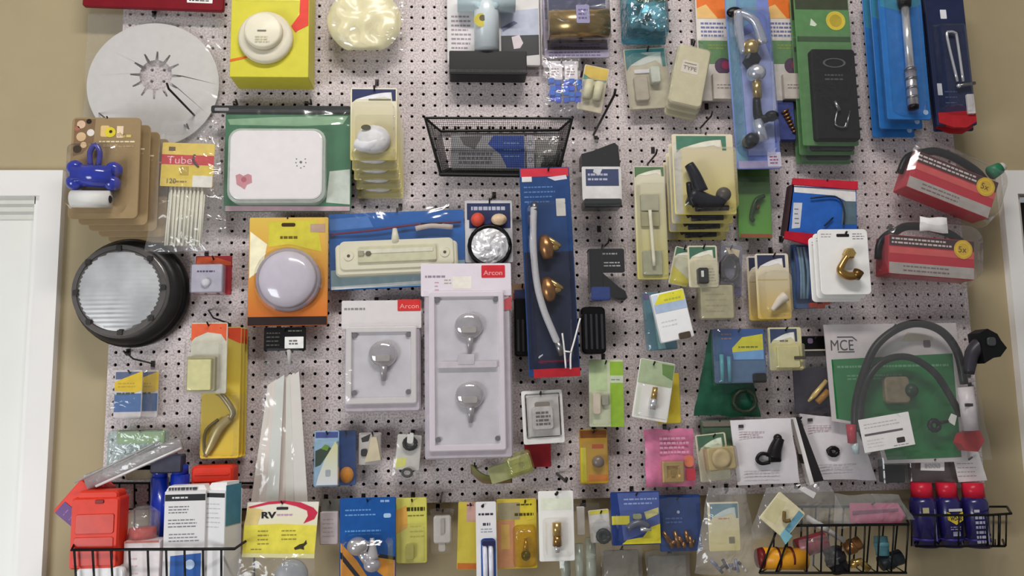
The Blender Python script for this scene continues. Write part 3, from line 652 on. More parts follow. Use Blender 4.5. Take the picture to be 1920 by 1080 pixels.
t.add('film_bag', t.b().sheet(417, 208, 660, 400, 30, plastic(milk=0.02, rough=.1, bump=.8, scale=12), 4, 3, 20, 16), 'clear film')
peg_hook(442, 190, 60, 'dark wire peg hook through the first hole of the scale pack rail', 1.8)
peg_hook(582, 190, 60, 'dark wire peg hook through the second hole of the scale pack rail', 1.8)

t = Thing('reading_lamp_blister', 'tall narrow navy and cream blister with a white swivel lamp', 'package', 701, 240, 70, rot=0)
t.add('card', t.b().rr(656, 158, 744, 300, 0, 2, gradient((216, 200, 120), (232, 226, 204)), 4).arc_header(659, 161, 741, 184, 2.3, NAVY, (236, 234, 240)).flat(690, 180, 732, 183, 2.7, (120, 120, 90)), 'cream and yellow card with a navy header')
t.add('lamp_head', t.b().lathe(700, 262, [(32, 4), (32, 14), (26, 24), (14, 28)], plain((232, 230, 230), .3), 24, .85).tube([(668, 270, 12), (690, 276, 16), (722, 262, 18)], [10, 12, 8], plain((236, 234, 236), .3), 14, 4), 'white swivel lamp')
t.add('lens_hole', t.b().disc(688, 244, 9, 29, (90, 90, 66), ry=.6), 'dark slot')
t.add('blister', t.b().loft(659, 192, 742, 297, 9, [(0, 2), (1, 6), (4, 34), (9, 38)], CLEAR))
t.add('lower_tray', t.b().loft(662, 290, 744, 300, 3, [(0, 0), (0, 30), (2, 32)], SHELL))
stack(t, 4, 2.0, 15, 15, ['second tall lamp blister behind the front one with the navy header', 'third lamp blister back, showing below the front pair', 'fourth lamp blister back in the hanging row', 'rearmost lamp blister, lowest edge above the blue strip light card'], 'swivel lamp blisters on one peg')
t.hook(701, 164, what='swivel lamp blisters')

# black mesh letter tray
t = Thing('mesh_tray', 'black wire mesh letter tray hung on the pegboard, wider at its rim', 'tray', 935, 275, 4, zf=0)
def Q(x, y, d): return t.inv @ at(x, y, t.d + d)
FT = [Q(797, 221, 95), Q(1073, 222, 95)]; BT = [Q(826, 246, 4), Q(1048, 244, 4)]
FB = [Q(826, 327, 80), Q(1046, 330, 80)]; BB = [Q(842, 318, 4), Q(1030, 318, 4)]
def wires(name, quad, nu, nv, r, lab=None):
    b = t.b(); A, B_, C_, D_ = quad
    for i in range(nu + 1):
        p, q = A.lerp(B_, i / nu), D_.lerp(C_, i / nu); strip(b, p, q, r)
    for j in range(nv + 1):
        p, q = A.lerp(D_, j / nv), B_.lerp(C_, j / nv); strip(b, p, q, r)
    return t.add(name, b, lab, kind='stuff')
def strip(b, p, q, r, n=4):
    d = (q - p).normalized(); a = d.cross(Vector((0, 1, 0.3))).normalized(); c = d.cross(a)
    v = [e + (a * math.cos(2 * math.pi * j / n) + c * math.sin(2 * math.pi * j / n)) * r for e in (p, q) for j in range(n)]
    b.put(v, [(j, (j + 1) % n, n + (j + 1) % n, n + j) for j in range(n)] + [tuple(range(n)), tuple(range(n, 2 * n))[::-1]], BLACKW, False, raw=True)
wires('front_mesh', (FT[0], FT[1], FB[1], FB[0]), 70, 26, 0.00032)
wires('side_mesh', (FT[0], BT[0], BB[0], FB[0]), 22, 24, 0.00032)
wires('side_mesh', (BT[1], FT[1], FB[1], BB[1]), 22, 24, 0.00032)
wires('bottom_mesh', (BB[0], BB[1], FB[1], FB[0]), 60, 18, 0.0004)
def rod(name, P, r, m=BLACKW, lab=None):
    b = t.b()
    for i in range(len(P) - 1): strip(b, P[i], P[i + 1], r, 8)
    b.mi = [b.slot(m)] * len(b.f); return t.add(name, b, lab)
rod('rim', [BT[0], FT[0], FT[1], BT[1]], 0.0026)
rod('back_rail', [BT[0], BT[1]], 0.0034)
rod('bottom_frame', [FB[0], FB[1], BB[1], BB[0], FB[0]], 0.0042)
rod('corner_post', [FT[0], FB[0]], 0.0026); rod('corner_post', [FT[1], FB[1]], 0.0026)
for i in range(9):
    x = 832 + i * 21.4
    rod('hanger_clip', [Q(x, 244, -2), Q(x, 238, 8)], 0.0028)
t = Thing('blue_print_pack', 'blue and grey printed pack lying inside the black mesh tray', 'package', 912, 284, 26)
t.add('pack', t.b().rr(846, 252, 985, 318, 0, 14, (148, 146, 148), 3).fp([(925, 254), (983, 254), (983, 316), (950, 316), (938, 290), (915, 270)], 14.3, (54, 76, 144)).lines(860, 285, 925, 310, 3, 14.3, (100, 98, 104), 5).fp([(862, 256), (905, 254), (890, 280), (870, 272)], 14.4, (100, 96, 98)).lines(945, 262, 980, 300, 3, 14.6, (110, 130, 180), 3))
t = Thing('parts_bag', 'clear bag of dark small parts at the inner end of the mesh tray', 'bag', 1028, 276, 26)
b = t.b()
for i in range(12): b.ball(1012 + random.uniform(0, 30), 294 + random.uniform(0, 20), random.uniform(4, 14), random.uniform(3, 7), BLACK, n=8, m=6)
t.add('dark_parts', b, 'dark small parts', kind='stuff')
t.add('film_bag', t.b().rr(1004, 258, 1050, 318, 0, 3, (140, 136, 130), 3).sheet(1002, 252, 1056, 320, 16, BAG, 4, 6, 10, 10))
t = Thing('slim_sleeve', 'slim grey sleeve standing between the blue pack and the parts bag', 'package', 995, 284, 26)
t.add('sleeve', t.b().rr(987, 252, 1002, 318, 0, 12, (176, 172, 178), 3).disc(994, 268, 5, 12.3, (120, 118, 124), 3.5).disc(994, 300, 5, 12.3, (120, 118, 124), 3.5))

# ================================================================ second row, middle and right
t = Thing('gas_hose_card', 'long navy hang card with red ends, a grey braided hose and two brass fittings', 'package', 1031, 505, 96, rot=-1.5)
t.add('card', t.b().rr(983, 306, 1079, 704, 0, 3, plain((40, 70, 120), .4, vary=.1), 3).flat(985, 308, 1077, 324, 3.3, (206, 50, 66)).poly([(992, 690), (1079, 690), (1079, 706), (992, 706)], 3, 4, (190, 44, 54)).flat(987, 324, 1006, 334, 3.6, (220, 215, 215)).fp([(1036, 326), (1072, 322), (1074, 330), (1050, 333)], 3.6, (215, 208, 215))
      .flat(985, 470, 1077, 690, 3.3, (38, 44, 66)).lines(990, 340, 1050, 378, 4, 3.6, (86, 120, 176), 3).rr(1050, 368, 1068, 402, 3.3, 3.8, (208, 204, 196), 1, .2), 'navy printed card with red ends')
t.add('hose', t.b().tube([(1006, 388, 20), (1003, 420, 22), (1001, 470, 24), (1004, 530, 24), (1014, 580, 24), (1030, 625, 22), (1040, 650, 20)], 6.5, plain((196, 194, 198), .35, vary=.06, scale=200), 14, 6), 'grey braided hose')
t.add('hose_end', t.b().tube([(1007, 378, 18), (1006, 394, 20)], [6, 7], STEEL, 12)); t.add('hose_end', t.b().tube([(1036, 640, 20), (1046, 666, 20)], [7, 8], STEEL, 12))
for y in (465, 545): t.add('brass_fitting', t.b().tube([(1022, y - 22, 14), (1026, y, 20), (1028, y + 20, 16)], [9, 15, 9], BRONZE, 12, 3).tube([(1026, y + 2, 22), (1048, y, 22)], [8, 6], BRASS, 10).tube([(1030, y - 18, 20), (1040, y - 8, 24), (1052, y - 2, 20)], [4, 6, 4], BRASS, 8, 3), 'shiny brass fitting')
t.add('blister', t.b().loft(990, 372, 1072, 684, 14, [(0, 3), (1, 8), (8, 38), (16, 44)], CLEAR))
t.hook(1029, 316, what='long navy hose card')
t = Thing('wire_clip', 'Y-shaped white wire clip hanging at the foot of the navy hose card', 'clip', 1068, 655, 134)
t.add('wire', t.b().tube([(1056, 624, 4), (1059, 655, 4), (1061, 690, 4)], 1.7, CARDW, 8, 3).tube([(1091, 596, 4), (1078, 640, 4), (1071, 664, 4), (1070, 692, 4)], 1.7, CARDW, 8, 4).tube([(1059, 658, 5), (1072, 660, 5)], 1.5, CARDW, 8))
peg_hook(1091, 594, 136, 'dark wire peg hook ending at the white wire clip', 1.3)

t = Thing('wedge_sensor_blister', 'clear boxy blister with a black wedge-shaped unit over a white and navy label', 'package', 1122, 330, 34, zf=30)
t.add('back_shell', t.b().loft(1076, 256, 1168, 398, 6, [(0, 0), (0, 2), (3, 3)], SHELL))
t.add('unit', t.b().poly([(1090, 290), (1112, 284), (1153, 268), (1160, 275), (1162, 316), (1090, 316)], 3, 40, plain((24, 24, 28), .35)).rr(1092, 376, 1162, 392, 3, 44, plain((38, 42, 44), .3), 3), 'black wedge-shaped unit', kind=None)
t.add('label_card', t.b().rr(1089, 315, 1163, 379, 40, 43, (240, 236, 232), 3, .5).flat(1096, 320, 1158, 352, 43.3, (58, 68, 110)).lines(1100, 326, 1140, 344, 2, 43.6, (190, 196, 215), 4).fp([(1112, 318), (1128, 318), (1122, 332), (1110, 326)], 43.8, (225, 225, 228)), 'white card with navy print')
t.add('blister', t.b().loft(1076, 257, 1168, 398, 8, [(0, 3), (2, 10), (8, 50), (11, 54)], SHELL))
t.hook(1122, 262, what='black wedge unit blister')

t = Thing('fuse_holder_blister', 'tall thin pale green blister with a white cable through a square fuse holder', 'package', 1223, 415, 46)
t.add('card', t.b().rr(1193, 306, 1253, 524, 0, 2, gradient((206, 196, 112), (222, 216, 196)), 3).arc_header(1195, 308, 1251, 326, 2.3, (98, 128, 92)), 'pale card with green header')
t.add('holder', t.b().rr(1203, 362, 1238, 394, 2, 9, plain((180, 176, 150), .3), 2).rr(1203, 396, 1238, 424, 2, 8, plain((168, 162, 128), .3), 2)); t.add('holder', t.b().rr(1203, 470, 1240, 516, 2, 9, plain((168, 168, 140), .3), 2))
t.add('cable', t.b().tube([(1219, 394, 14), (1221, 450, 15), (1223, 500, 14)], 3.4, plain((235, 230, 205), .4), 10, 3), 'white cable')
t.add('blister', t.b().loft(1196, 340, 1251, 522, 6, [(0, 2), (1, 5), (4, 26), (8, 30)], SHELL))
out_peg(1214, 308, 1224, 280, 'dark wire peg hook rising over the tall fuse holder blister', 1.8)

t = Thing('tap_blister', 'front large cream and yellow blister with a black angled tap', 'package', 1322, 325, 84)
t.add('card', t.b().rr(1264, 246, 1382, 402, 0, 2, gradient((224, 208, 112), (228, 216, 190)), 4).flat(1266, 262, 1280, 400, 2.2, (214, 210, 196)).arc_header(1272, 250, 1368, 278, 2.5, (82, 130, 108)), 'cream and yellow card with green header')
DG = plain((34, 35, 42), .35, vary=.12)
t.add('tap_body', t.b().tube([(1290, 310, 20), (1300, 332, 22), (1310, 362, 20)], [9, 11, 14], DG, 14, 4).tube([(1288, 368, 18), (1330, 384, 20), (1352, 374, 20)], [17, 15, 10], DG, 14, 4).tube([(1300, 392, 16), (1362, 392, 16)], [7, 5], DG, 10).ball(1352, 368, 22, 14, plain((90, 84, 78), .35)), 'black angled tap')
t.add('tap_handle', t.b().tube([(1286, 346, 26), (1288, 372, 28), (1296, 392, 26)], [5, 6, 5], BLACK, 10, 3), 'black handle')
t.add('blister', t.b().loft(1266, 276, 1380, 402, 10, [(0, 2), (1, 8), (6, 42), (12, 48)], CLEAR))
stack(t, 3, -0.5, 12, 24, ['second tap blister, its lower edge showing under the front black tap', 'third tap blister back on the same peg', 'rearmost tap blister, lowest of the four edges'], 'black tap blisters on one peg', .45)
t.hook(1324, 252, out=6, what='black tap blisters')

t = Thing('hose_hanger_card', 'small bright green card with a dark curved hook and a brown foot', 'package', 1419, 382, 30, rot=1)
t.add('card', t.b().rr(1386, 300, 1450, 446, 0, 2, gradient((98, 160, 62), (78, 116, 58)), 3).flat(1388, 302, 1448, 338, 2.3, (70, 100, 52)).flat(1388, 438, 1449, 445, 2.3, (160, 84, 56)), 'green card')
t.add('curved_hook', t.b().tube([(1435, 366, 8), (1420, 374, 12), (1412, 390, 12), (1408, 408, 10), (1413, 414, 8)], [4, 5, 5, 4, 4], plain((44, 66, 34), .4), 9, 4).ball(1421, 388, 9, 5, (90, 60, 30), n=8, m=6), 'dark curved hook')
t.add('film_bag', t.b().sheet(1384, 330, 1453, 448, 14, BAGT, 2, 3, 8, 12))
t.hook(1419, 306, what='small bright green card')

t = Thing('red_frame_pack', 'tilted pack with red top and foot strips round a blue and white card', 'package', 1545, 395, 62, rot=2)
t.add('card', t.b().poly([(1489, 348), (1612, 350), (1610, 440), (1474, 444)], 0, 6, plain((46, 98, 182), .35, vary=.1)).fp([(1491, 350), (1610, 352), (1610, 374), (1590, 374), (1570, 364), (1491, 360)], 6.3, (228, 224, 222)).fp([(1489, 380), (1506, 380), (1500, 428), (1484, 430)], 6.3, (205, 206, 214)).lines(1490, 388, 1500, 424, 4, 6.6, (120, 120, 130), 2)
      .fp([(1585, 374), (1610, 374), (1609, 418), (1580, 420)], 6.3, (92, 112, 122)), 'blue and white card')
t.add('red_strip', t.b().poly([(1488, 334), (1613, 336), (1613, 352), (1486, 346)], 6, 11, (196, 38, 56)), 'red top strip'); t.add('red_strip', t.b().poly([(1470, 436), (1560, 442), (1556, 458), (1520, 462), (1468, 450)], 6, 12, (178, 24, 46)), 'red foot strip')
t.add('side_edge', t.b().poly([(1484, 346), (1491, 346), (1477, 442), (1469, 440)], -14, 6, (62, 42, 48)), 'dark side edge')
t.add('cord_loop', t.b().tube([(1520, 372, 12), (1570, 368, 12), (1584, 392, 12), (1582, 420, 12)], 1.6, (40, 48, 60), 8, 4).tube([(1545, 424, 12), (1562, 408, 12)], 1.6, (30, 36, 50), 7), 'dark cord')
t.hook(1552, 340, what='red and blue tilted pack')

t = Thing('blue_cable_bag', 'narrow teal and blue bag with red-orange ends below the red-stripped pack', 'bag', 1517, 515, 34)
t.add('card', t.b().rr(1488, 456, 1548, 578, 0, 2, (74, 100, 140), 3))
b = t.b()
for i in range(8): b.tube([(1494 + i * 6, 462, 8), (1496 + i * 6 + random.uniform(-4, 4), 510, 12), (1494 + i * 6, 560, 8)], 3.2, plain(random.choice([(50, 110, 140), (44, 76, 140), (120, 150, 170), (38, 50, 90)]), .35), 7, 3)
t.add('cables', b, 'teal and blue cables', kind='stuff')
b = t.b()
for x, y in ((1520, 556), (1532, 545), (1538, 563), (1528, 570), (1514, 568)): b.rr(x, y, x + 14, y + 9, 6, 18, glossy(196, 70, 46), 2)
t.add('red_ends', b, 'red-orange cable ends', kind='stuff')
t.add('film_bag', t.b().sheet(1486, 452, 1552, 580, 20, BAGT, 3, 4, 8, 12))
t.hook(1519, 462, what='teal and blue cable bag')

t = Thing('brass_elbow_card', 'front white rounded hang card with a single brass elbow fitting', 'package', 1588, 490, 118, rot=0)
t.add('card', t.b().rr(1539, 427, 1636, 552, 0, 3, plain((244, 243, 240), .4, vary=.02), 8).rr(1575, 436, 1600, 442, 3, 3.4, (40, 36, 34), 2, .1).lines(1545, 434, 1568, 444, 2, 3.3, (170, 150, 155), 1.4).lines(1606, 434, 1630, 448, 3, 3.3, (130, 110, 130), 1.4), 'white card')
t.add('elbow', t.b().tube([(1590, 478, 16), (1578, 494, 16), (1572, 508, 16), (1584, 518, 18), (1600, 518, 18)], [6, 6, 7, 8, 8], plain((176, 138, 78), .22, .85), 14, 4).lathe(1592, 476, [(11, 8), (11, 22), (8, 26)], BRASS, 6, smooth=False).tube([(1598, 522, 20), (1606, 510, 20)], [9, 10], plain((120, 90, 50), .3, .8), 10), 'brass elbow fitting')
stack(t, 2, -2.5, 5, 16, ['white hang card behind the front brass elbow card, only its edge showing', 'rearmost white hang card of the brass elbow stack'], 'white brass elbow cards on one peg', .4)
t.hook(1588, 438, out=8, what='white brass elbow cards', w=1.8)

def red_box(nm, lab, cx, cy, rot, seed, d):
    t = Thing(nm, lab, 'package', cx, cy, d, rot=rot, zf=45)
    X, Y = cx, cy; t.o.scale = (1.13, 1, 1.13)
    t.add('carton', t.b().rr(X - 75, Y - 30, X + 72, Y + 36, 0, 52, plain((190, 46, 60), .35, vary=.04), 2, 1).flat(X - 74, Y + 16, X + 71, Y + 35, 52.3, (176, 168, 162)).flat(X - 74, Y - 10, X + 71, Y + 1, 52.3, (214, 92, 90)), 'red carton')
    t.add('top_print', t.b().fp([(X - 74, Y - 29), (X + 71, Y - 29), (X + 71, Y - 12), (X - 74, Y - 12)], 52.4, (70, 44, 46)).lines(X - 70, Y - 27, X + 40, Y - 14, 2, 52.8, (215, 200, 195), 3).lines(X - 50, Y + 18, X + 30, Y + 32, 2, 52.6, (130, 110, 112), 2.5), 'black and white printed band')
    t.add('round_seal', t.b().disc(X + 52, Y - 14, 16, 53.2, (220, 180, 50)).disc(X + 52, Y - 14, 13, 53.5, (236, 196, 50), 10).txt('5x', X + 43, Y - 9, 10, 53.8, (110, 80, 20)), 'yellow round seal')
    t.add('coil', t.b().tube([(X - 70, Y - 26, 40), (X - 40, Y - 48, 30), (X, Y - 52, 26), (X + 40, Y - 44, 26), (X + 60, Y - 30, 30)], 7, BLACK, 10, 4).tube([(X - 84, Y + 10, 30), (X - 80, Y - 20, 30), (X - 56, Y - 42, 24)], 6, BLACK, 10, 4), 'black coiled cable')
    t.add('clear_bag', t.b().loft(X - 92, Y - 62, X + 92, Y + 46, 30, [(0, 0), (-2, 20), (8, 58), (18, 66)], plastic(milk=.03, rough=.12, bump=.8, scale=12)), 'clear rounded bag')
    return t
t = red_box('red_carton_bag', 'upper tilted red carton with a yellow seal in a rounded clear pack', 1785, 345, 22, 1, 30)
t.add('green_cap', t.b().tube([(1840, 304, 50), (1852, 290, 50)], [12, 10], plain((36, 120, 84), .3), 14).tube([(1850, 294, 50), (1857, 284, 50)], [8, 7], plain((214, 208, 196), .4), 12), 'green cap')
t.hook(1700, 300, what='upper red carton pack')
t = red_box('red_carton_bag', 'lower level red carton with a yellow seal, beside the brass elbow card', 1745, 480, 5, 2, 34)
t.add('torn_paper', t.b().sheet(1722, 416, 1770, 440, 54, CARDW, 4, 4, 6, 6), 'white torn paper flap')
t.hook(1668, 425, what='lower red carton pack')

# ================================================================ left middle
t = Thing('round_bulkhead_lamp', 'large round ribbed grey bulkhead lamp with a black rim and eight clips', 'lamp', 241, 547, 6, rot=0, yaw=0, zf=30)
DR = plain((44, 42, 42), .35, .3)
t.add('base_ring', t.b().lathe(243, 547, [(98, 0), (104, 6), (104, 20), (99, 26)], plain((14, 13, 14), .4), 48), 'black outer rim')
t.add('body_ring', t.b().lathe(240, 547, [(100, 18), (100, 30), (93, 40), (86, 44)], DR, 48), 'dark grey ring')
t.add('bezel', t.b().lathe(233, 547, [(89, 36), (88, 44), (83, 48)], plain((112, 108, 106), .25, .4), 48), 'metal bezel')
b = t.b(); n = 64; v = []; f = []; m_ = 40
R_ = 82
for j in range(m_ + 1):
    y = -R_ + 2 * R_ * j / m_; hw = math.sqrt(max(0, R_ * R_ - y * y))
    for i in range(25):
        x = -hw + 2 * hw * i / 24; q = (x * x + y * y) / (R_ * R_)
        v.append((231 + x, 546 + y, 46 + 8 * (1 - q) + (0.5 if j % 2 else 0)))
for j in range(m_):
    for i in range(24): f.append((j * 25 + i, j * 25 + i + 1, (j + 1) * 25 + i + 1, (j + 1) * 25 + i))
b.put(v, f, plain((182, 183, 185), 0.25, 0.0, .22, 14), False)
t.add('ribbed_lens', b, 'translucent grey ribbed lens')
t.add('lens_ring', t.b().disc(231, 546, 85, 50, plain((104, 100, 98), .28, .4), 77, n=48), 'metal ring')
for i in range(8):
    a = math.radians(i * 45 - 3)
    x, y = 232 + 79 * math.cos(a), 546 + 79 * math.sin(a)
    t.add('clip', t.b().rr(x - 5, y - 5, x + 5, y + 5, 44, 53, plain((70, 68, 66), .3, .4), 2))
peg_hook(232, 662, 12, 'short dark wire peg hook under the round bulkhead lamp', 1.8)
peg_hook(300, 470, 30, 'dark wire peg hook behind the upper edge of the round bulkhead lamp', 1.8)
t = peg_hook(282, 682, 60, 'empty wire peg hook above the small yellow and blue packet', 1.6, [at(236, 661, -5), at(236, 661, 10), at(250, 673, 40), at(284, 681, 62)])

t = Thing('small_switch_pack', 'small dark red pack with a grey and white switch box', 'package', 397, 518, 34)
t.add('card', t.b().rr(364, 478, 431, 552, 0, 3, (150, 44, 52), 2).fp([(366, 480), (400, 480), (430, 490), (430, 496), (366, 496)], 3.3, (196, 86, 50)), 'dark red card')
t.add('switch_box', t.b().rr(363, 497, 420, 550, 3, 26, plain((190, 186, 200), .3), 3, 2).lines(374, 508, 406, 513, 1, 26.4, (80, 78, 110), 3, 1).lathe(391, 532, [(8, 26), (8, 30), (4, 33)], plain((224, 222, 228), .3), 16), 'grey and white switch box')
t.add('blister', t.b().loft(361, 494, 424, 553, 4, [(0, 3), (1, 6), (2, 32), (4, 34)], CLEAR))
t.hook(398, 484, what='small dark red switch pack')
peg_hook(430, 618, 74, 'dark wire peg hook above the orange headed latch cards', 1.6, [at(391, 582, -5), at(391, 582, 10), at(400, 596, 40), at(428, 606, 74)])

t = Thing('puck_light_pack', 'orange and yellow hang card with a large white dome light', 'package', 540, 506, 56, rot=0, zf=16)
t.add('card', t.b().rr(464, 403, 612, 610, 0, 3, gradient((214, 104, 34), (226, 190, 84)), 3).fp([(466, 430), (498, 455), (490, 500), (466, 520)], 3.4, (248, 240, 205)).fp([(500, 412), (590, 408), (600, 470), (540, 455), (500, 460)], 3.3, (212, 200, 70)).flat(578, 416, 606, 432, 3.7, (190, 160, 140))
      .flat(465, 593, 611, 609, 3.6, (50, 38, 36)).rr(524, 414, 550, 421, 3, 3.9, (70, 50, 20), 3, .1).lines(522, 438, 558, 446, 1, 3.8, (110, 96, 30), 5), 'orange and yellow card')
t.add('dome_rim', t.b().lathe(540, 524, [(60, 3), (60, 14), (54, 20)], plain((176, 165, 175), .3), 40), 'grey rim')
t.add('dome', t.b().lathe(540, 524, [(55, 19), (50, 27), (38, 34), (20, 38), (0.01, 39)], plain((214, 206, 218), .16, vary=.03, coat=.5), 40), 'white dome')
t.add('blister', t.b().loft(474, 458, 606, 588, 62, [(0, 3), (1, 12), (8, 38), (20, 46)], CLEAR))
t.hook(539, 412, out=4, what='orange dome light card')
t = Thing('black_tag', 'small black tag with a white barcode below the orange dome light card', 'tag', 532, 636, 50)
t.add('tag', t.b().rr(493, 613, 571, 657, 0, 2, plain((16, 15, 16), .4), 2).lines(498, 620, 526, 650, 4, 2.3, (90, 88, 84), 2).lines(538, 616, 566, 624, 1, 2.3, (120, 118, 110), 2))
t.add('barcode_label', t.b().rr(532, 631, 567, 653, 2, 2.8, WHITE, 1, .2).lines(540, 636, 560, 647, 2, 3.2, (110, 108, 106), 3), 'white barcode label')
t.hook(532, 618, what='small black tag')

t = Thing('strip_light_pack', 'wide blue card with a long cream strip light and red and white wires', 'package', 744, 457, 38, rot=-2, zf=22)
t.add('card', t.b().rr(616, 392, 872, 538, 0, 3, plain((34, 96, 172), .3, vary=.16, scale=12), 3).fp([(618, 500), (870, 490), (870, 536), (618, 536)], 3.3, (142, 170, 180)).fp([(618, 402), (690, 398), (700, 420), (618, 424)], 3.3, (70, 120, 190)).fp([(618, 531), (870, 524), (870, 530), (618, 537)], 3.6, (222, 226, 226)), 'blue printed card')
CR = plain((236, 230, 204), .3, vary=.02)
t.add('lamp_body', t.b().rr(630, 455, 857, 515, 3, 26, CR, 8, 4).rr(638, 450, 850, 505, 26, 30, CR, 10, 2), 'cream lamp body')
t.add('lens', t.b().rr(672, 462, 818, 493, 30, 35, plain((218, 214, 180), .2), 3, 2).rr(678, 468, 812, 476, 35, 36.5, plain((235, 232, 210), .2), 2, 1), 'ribbed lens')
t.add('switch', t.b().rr(673, 470, 684, 480, 35, 38, (170, 164, 140), 1).rr(687, 471, 697, 480, 35, 38, (110, 100, 80), 4)); t.add('screw_cap', t.b().cyl(655, 478, 9, 30, 32, CR).disc(655, 478, 3, 32.4, (90, 70, 50), n=10)); t.add('screw_cap', t.b().cyl(833, 478, 9, 30, 32, CR).disc(833, 478, 3, 32.4, (90, 70, 50), n=10))
t.add('stem', t.b().tube([(741, 428, 22), (742, 455, 24)], [4, 9], CR, 12))
t.add('wires', t.b().tube([(618, 432, 8), (700, 428, 12), (780, 420, 12), (866, 418, 10)], 2, (110, 30, 60), 7, 4).tube([(780, 428, 14), (810, 424, 16), (850, 428, 14)], 5, plain((205, 190, 180), .5), 8, 4).tube([(790, 420, 18), (830, 421, 18)], 1.8, BLACK, 6, 2), 'red and white wires', kind='stuff')
t.add('film_bag', t.b().sheet(614, 388, 875, 540, 36, plastic(milk=.025, rough=.1, bump=.8, scale=14), 4, 4, 18, 12))
t.hook(744, 394, what='wide blue strip light card')

t = Thing('foil_pot_pack', 'small navy headed card with a crumpled silver foil ring below red and cream balls', 'package', 918, 430, 42)
t.add('card', t.b().rr(872, 372, 962, 492, 0, 2, (206, 204, 206), 3).flat(876, 378, 958, 410, 2.3, (48, 56, 92)).lines(884, 380, 950, 396, 1, 2.6, (180, 184, 200), 7, 1).flat(880, 405, 958, 426, 2.5, (44, 52, 96)), 'navy headed card')
t.add('pompom', t.b().ball(896, 411, 10, 13, plain((210, 84, 66), .7, vary=.2, bump=.5)), 'red ball'); t.add('pompom', t.b().ball(936, 411, 10, 15, plain((224, 196, 160), .7, vary=.2, bump=.5), 11), 'cream ball')
t.add('black_ring', t.b().tube([(918 + 38 * math.cos(a / 20 * 6.2832), 461 + 38 * math.sin(a / 20 * 6.2832), 10) for a in range(21)], 4, BLACK, 8), 'black ring')
b = t.b(); v = []; f = []; n = 36
for j in range(9):
    for i in range(n):
        q = j / 8; a = 2 * math.pi * i / n
        v.append((918 + 35 * q * math.cos(a), 461 + 33 * q * math.sin(a), 12 + 8 * (1 - q * q) + 4 * noise.noise(Vector((math.cos(a) * q * 4, math.sin(a) * q * 4, 7)))))
for j in range(8):
    for i in range(n): f.append((j * n + i, j * n + (i + 1) % n, (j + 1) * n + (i + 1) % n, (j + 1) * n + i))
b.put(v, f, plain((236, 234, 236), .25, .35, .05), False); t.add('foil', b, 'crumpled silver foil')
t.hook(918, 376, what='small foil ring card')

# double and single lamp packs
PINKW = plain((232, 222, 230), .35, vary=.02); LENS = plain((212, 208, 214), .22, vary=.1, scale=22, bump=.4, coat=.4)
def lamp_pack(lab, cx, cy, x0, y0, x1, y1, hy, fx0, fy0, fx1, fy1, bulbs, d, dep, body):
    t = Thing('lamp_pack', lab, 'package', cx, cy, d, zf=dep, group='boxed interior lamp packs')
    t.add('header_card', t.b().rr(x0, y0, x1, hy + 6, dep - 6, dep - 4, body, 3), 'printed header card')
    t.add('tray', t.b().loft(x0 + 6, hy - 6, x1 - 2, y1, 5, [(0, 0), (0, dep - 12), (3, dep - 6)], plain((196, 186, 194), .3)), 'pale tray')
    t.add('frame', t.b().loft(fx0, fy0, fx1, fy1, 4, [(0, dep - 10), (0, dep), (2, dep + 2), (10, dep + 2), (13, dep - 6)], body, cap=False), 'white frame')
    t.add('lens', t.b().loft(fx0 + 10, fy0 + 10, fx1 - 10, fy1 - 12, 3, [(0, dep - 8), (0, dep - 5), (2, dep - 4)], LENS, True), 'grey wavy lens')
    for bx, by in bulbs:
        p = t.add('bulb', t.b().ball(bx, by - 4, dep + 2, 27, plain((205, 200, 204), .08, .55, .1, 40), 25, 10), 'silvery glass bulb')
        q = t.add('bulb_socket', t.b().tube([(bx + 1, by + 18, dep + 4), (bx + 1, by + 46, dep)], [8, 4], plain((170, 164, 168), .3, .4), 12).rr(bx - 13, by - 2, bx + 14, by + 10, dep + 12, dep + 14, plain((186, 180, 176), .3, .3), 3), None, p)
    for sx, sy in ((fx0 + 16, fy0 + 16), (fx1 - 16, fy0 + 16), (fx0 + 16, fy1 - 22), (fx1 - 16, fy1 - 22)):
        t.add('screw', t.b().cyl(sx, sy, 5, dep - 4, dep, plain((130, 126, 128), .35, .4), 12))
    t.add('film_cover', t.b().sheet(x0 + 4, hy - 4, x1 - 2, y1 - 4, dep + 10, plastic(milk=.03, rough=.08, bump=.5, scale=16), 2, 6, 14, 18), 'clear film')
    return t
t = lamp_pack('tall white boxed pack with two round bulbs one above the other', 876, 680, 790, 491, 962, 858, 548, 805, 545, 947, 843, ((880, 615), (880, 745)), 42, 50, PINKW)
t.add('red_logo', t.b().rr(905, 495, 950, 519, 46.1, 47, (214, 50, 60), 2, .2).txt('Arcon', 909, 514, 9, 47.3, (246, 160, 160), w=36, bold=.02), 'red printed badge')
t.add('header_print', t.b().lines(798, 512, 836, 520, 1, 46.3, (150, 140, 155), 4, 1).lines(816, 524, 826, 545, 3, 46.3, (200, 160, 180), 2).lines(834, 520, 850, 532, 2, 46.3, (170, 165, 130), 2).flat(850, 516, 886, 540, 46.3, (240, 234, 222)), 'small grey header print')
t.add('divider', t.b().rr(822, 678, 932, 690, 44, 54, plain((214, 205, 212), .3), 2).rr(858, 664, 890, 684, 44, 55, plain((206, 198, 206), .3), 2), 'moulded divider')
t.add('red_corner', t.b().fp([(946, 562), (961, 555), (961, 580), (946, 582)], 46, (205, 70, 80)), 'red corner print')
t.hook(876, 510, out=0, what='two bulb lamp pack')
t = lamp_pack('square white boxed pack with one round bulb left of the two bulb pack', 714, 668, 640, 562, 790, 772, 610, 649, 612, 781, 757, ((718, 668),), 30, 42, plain((222, 216, 216), .35, vary=.02))
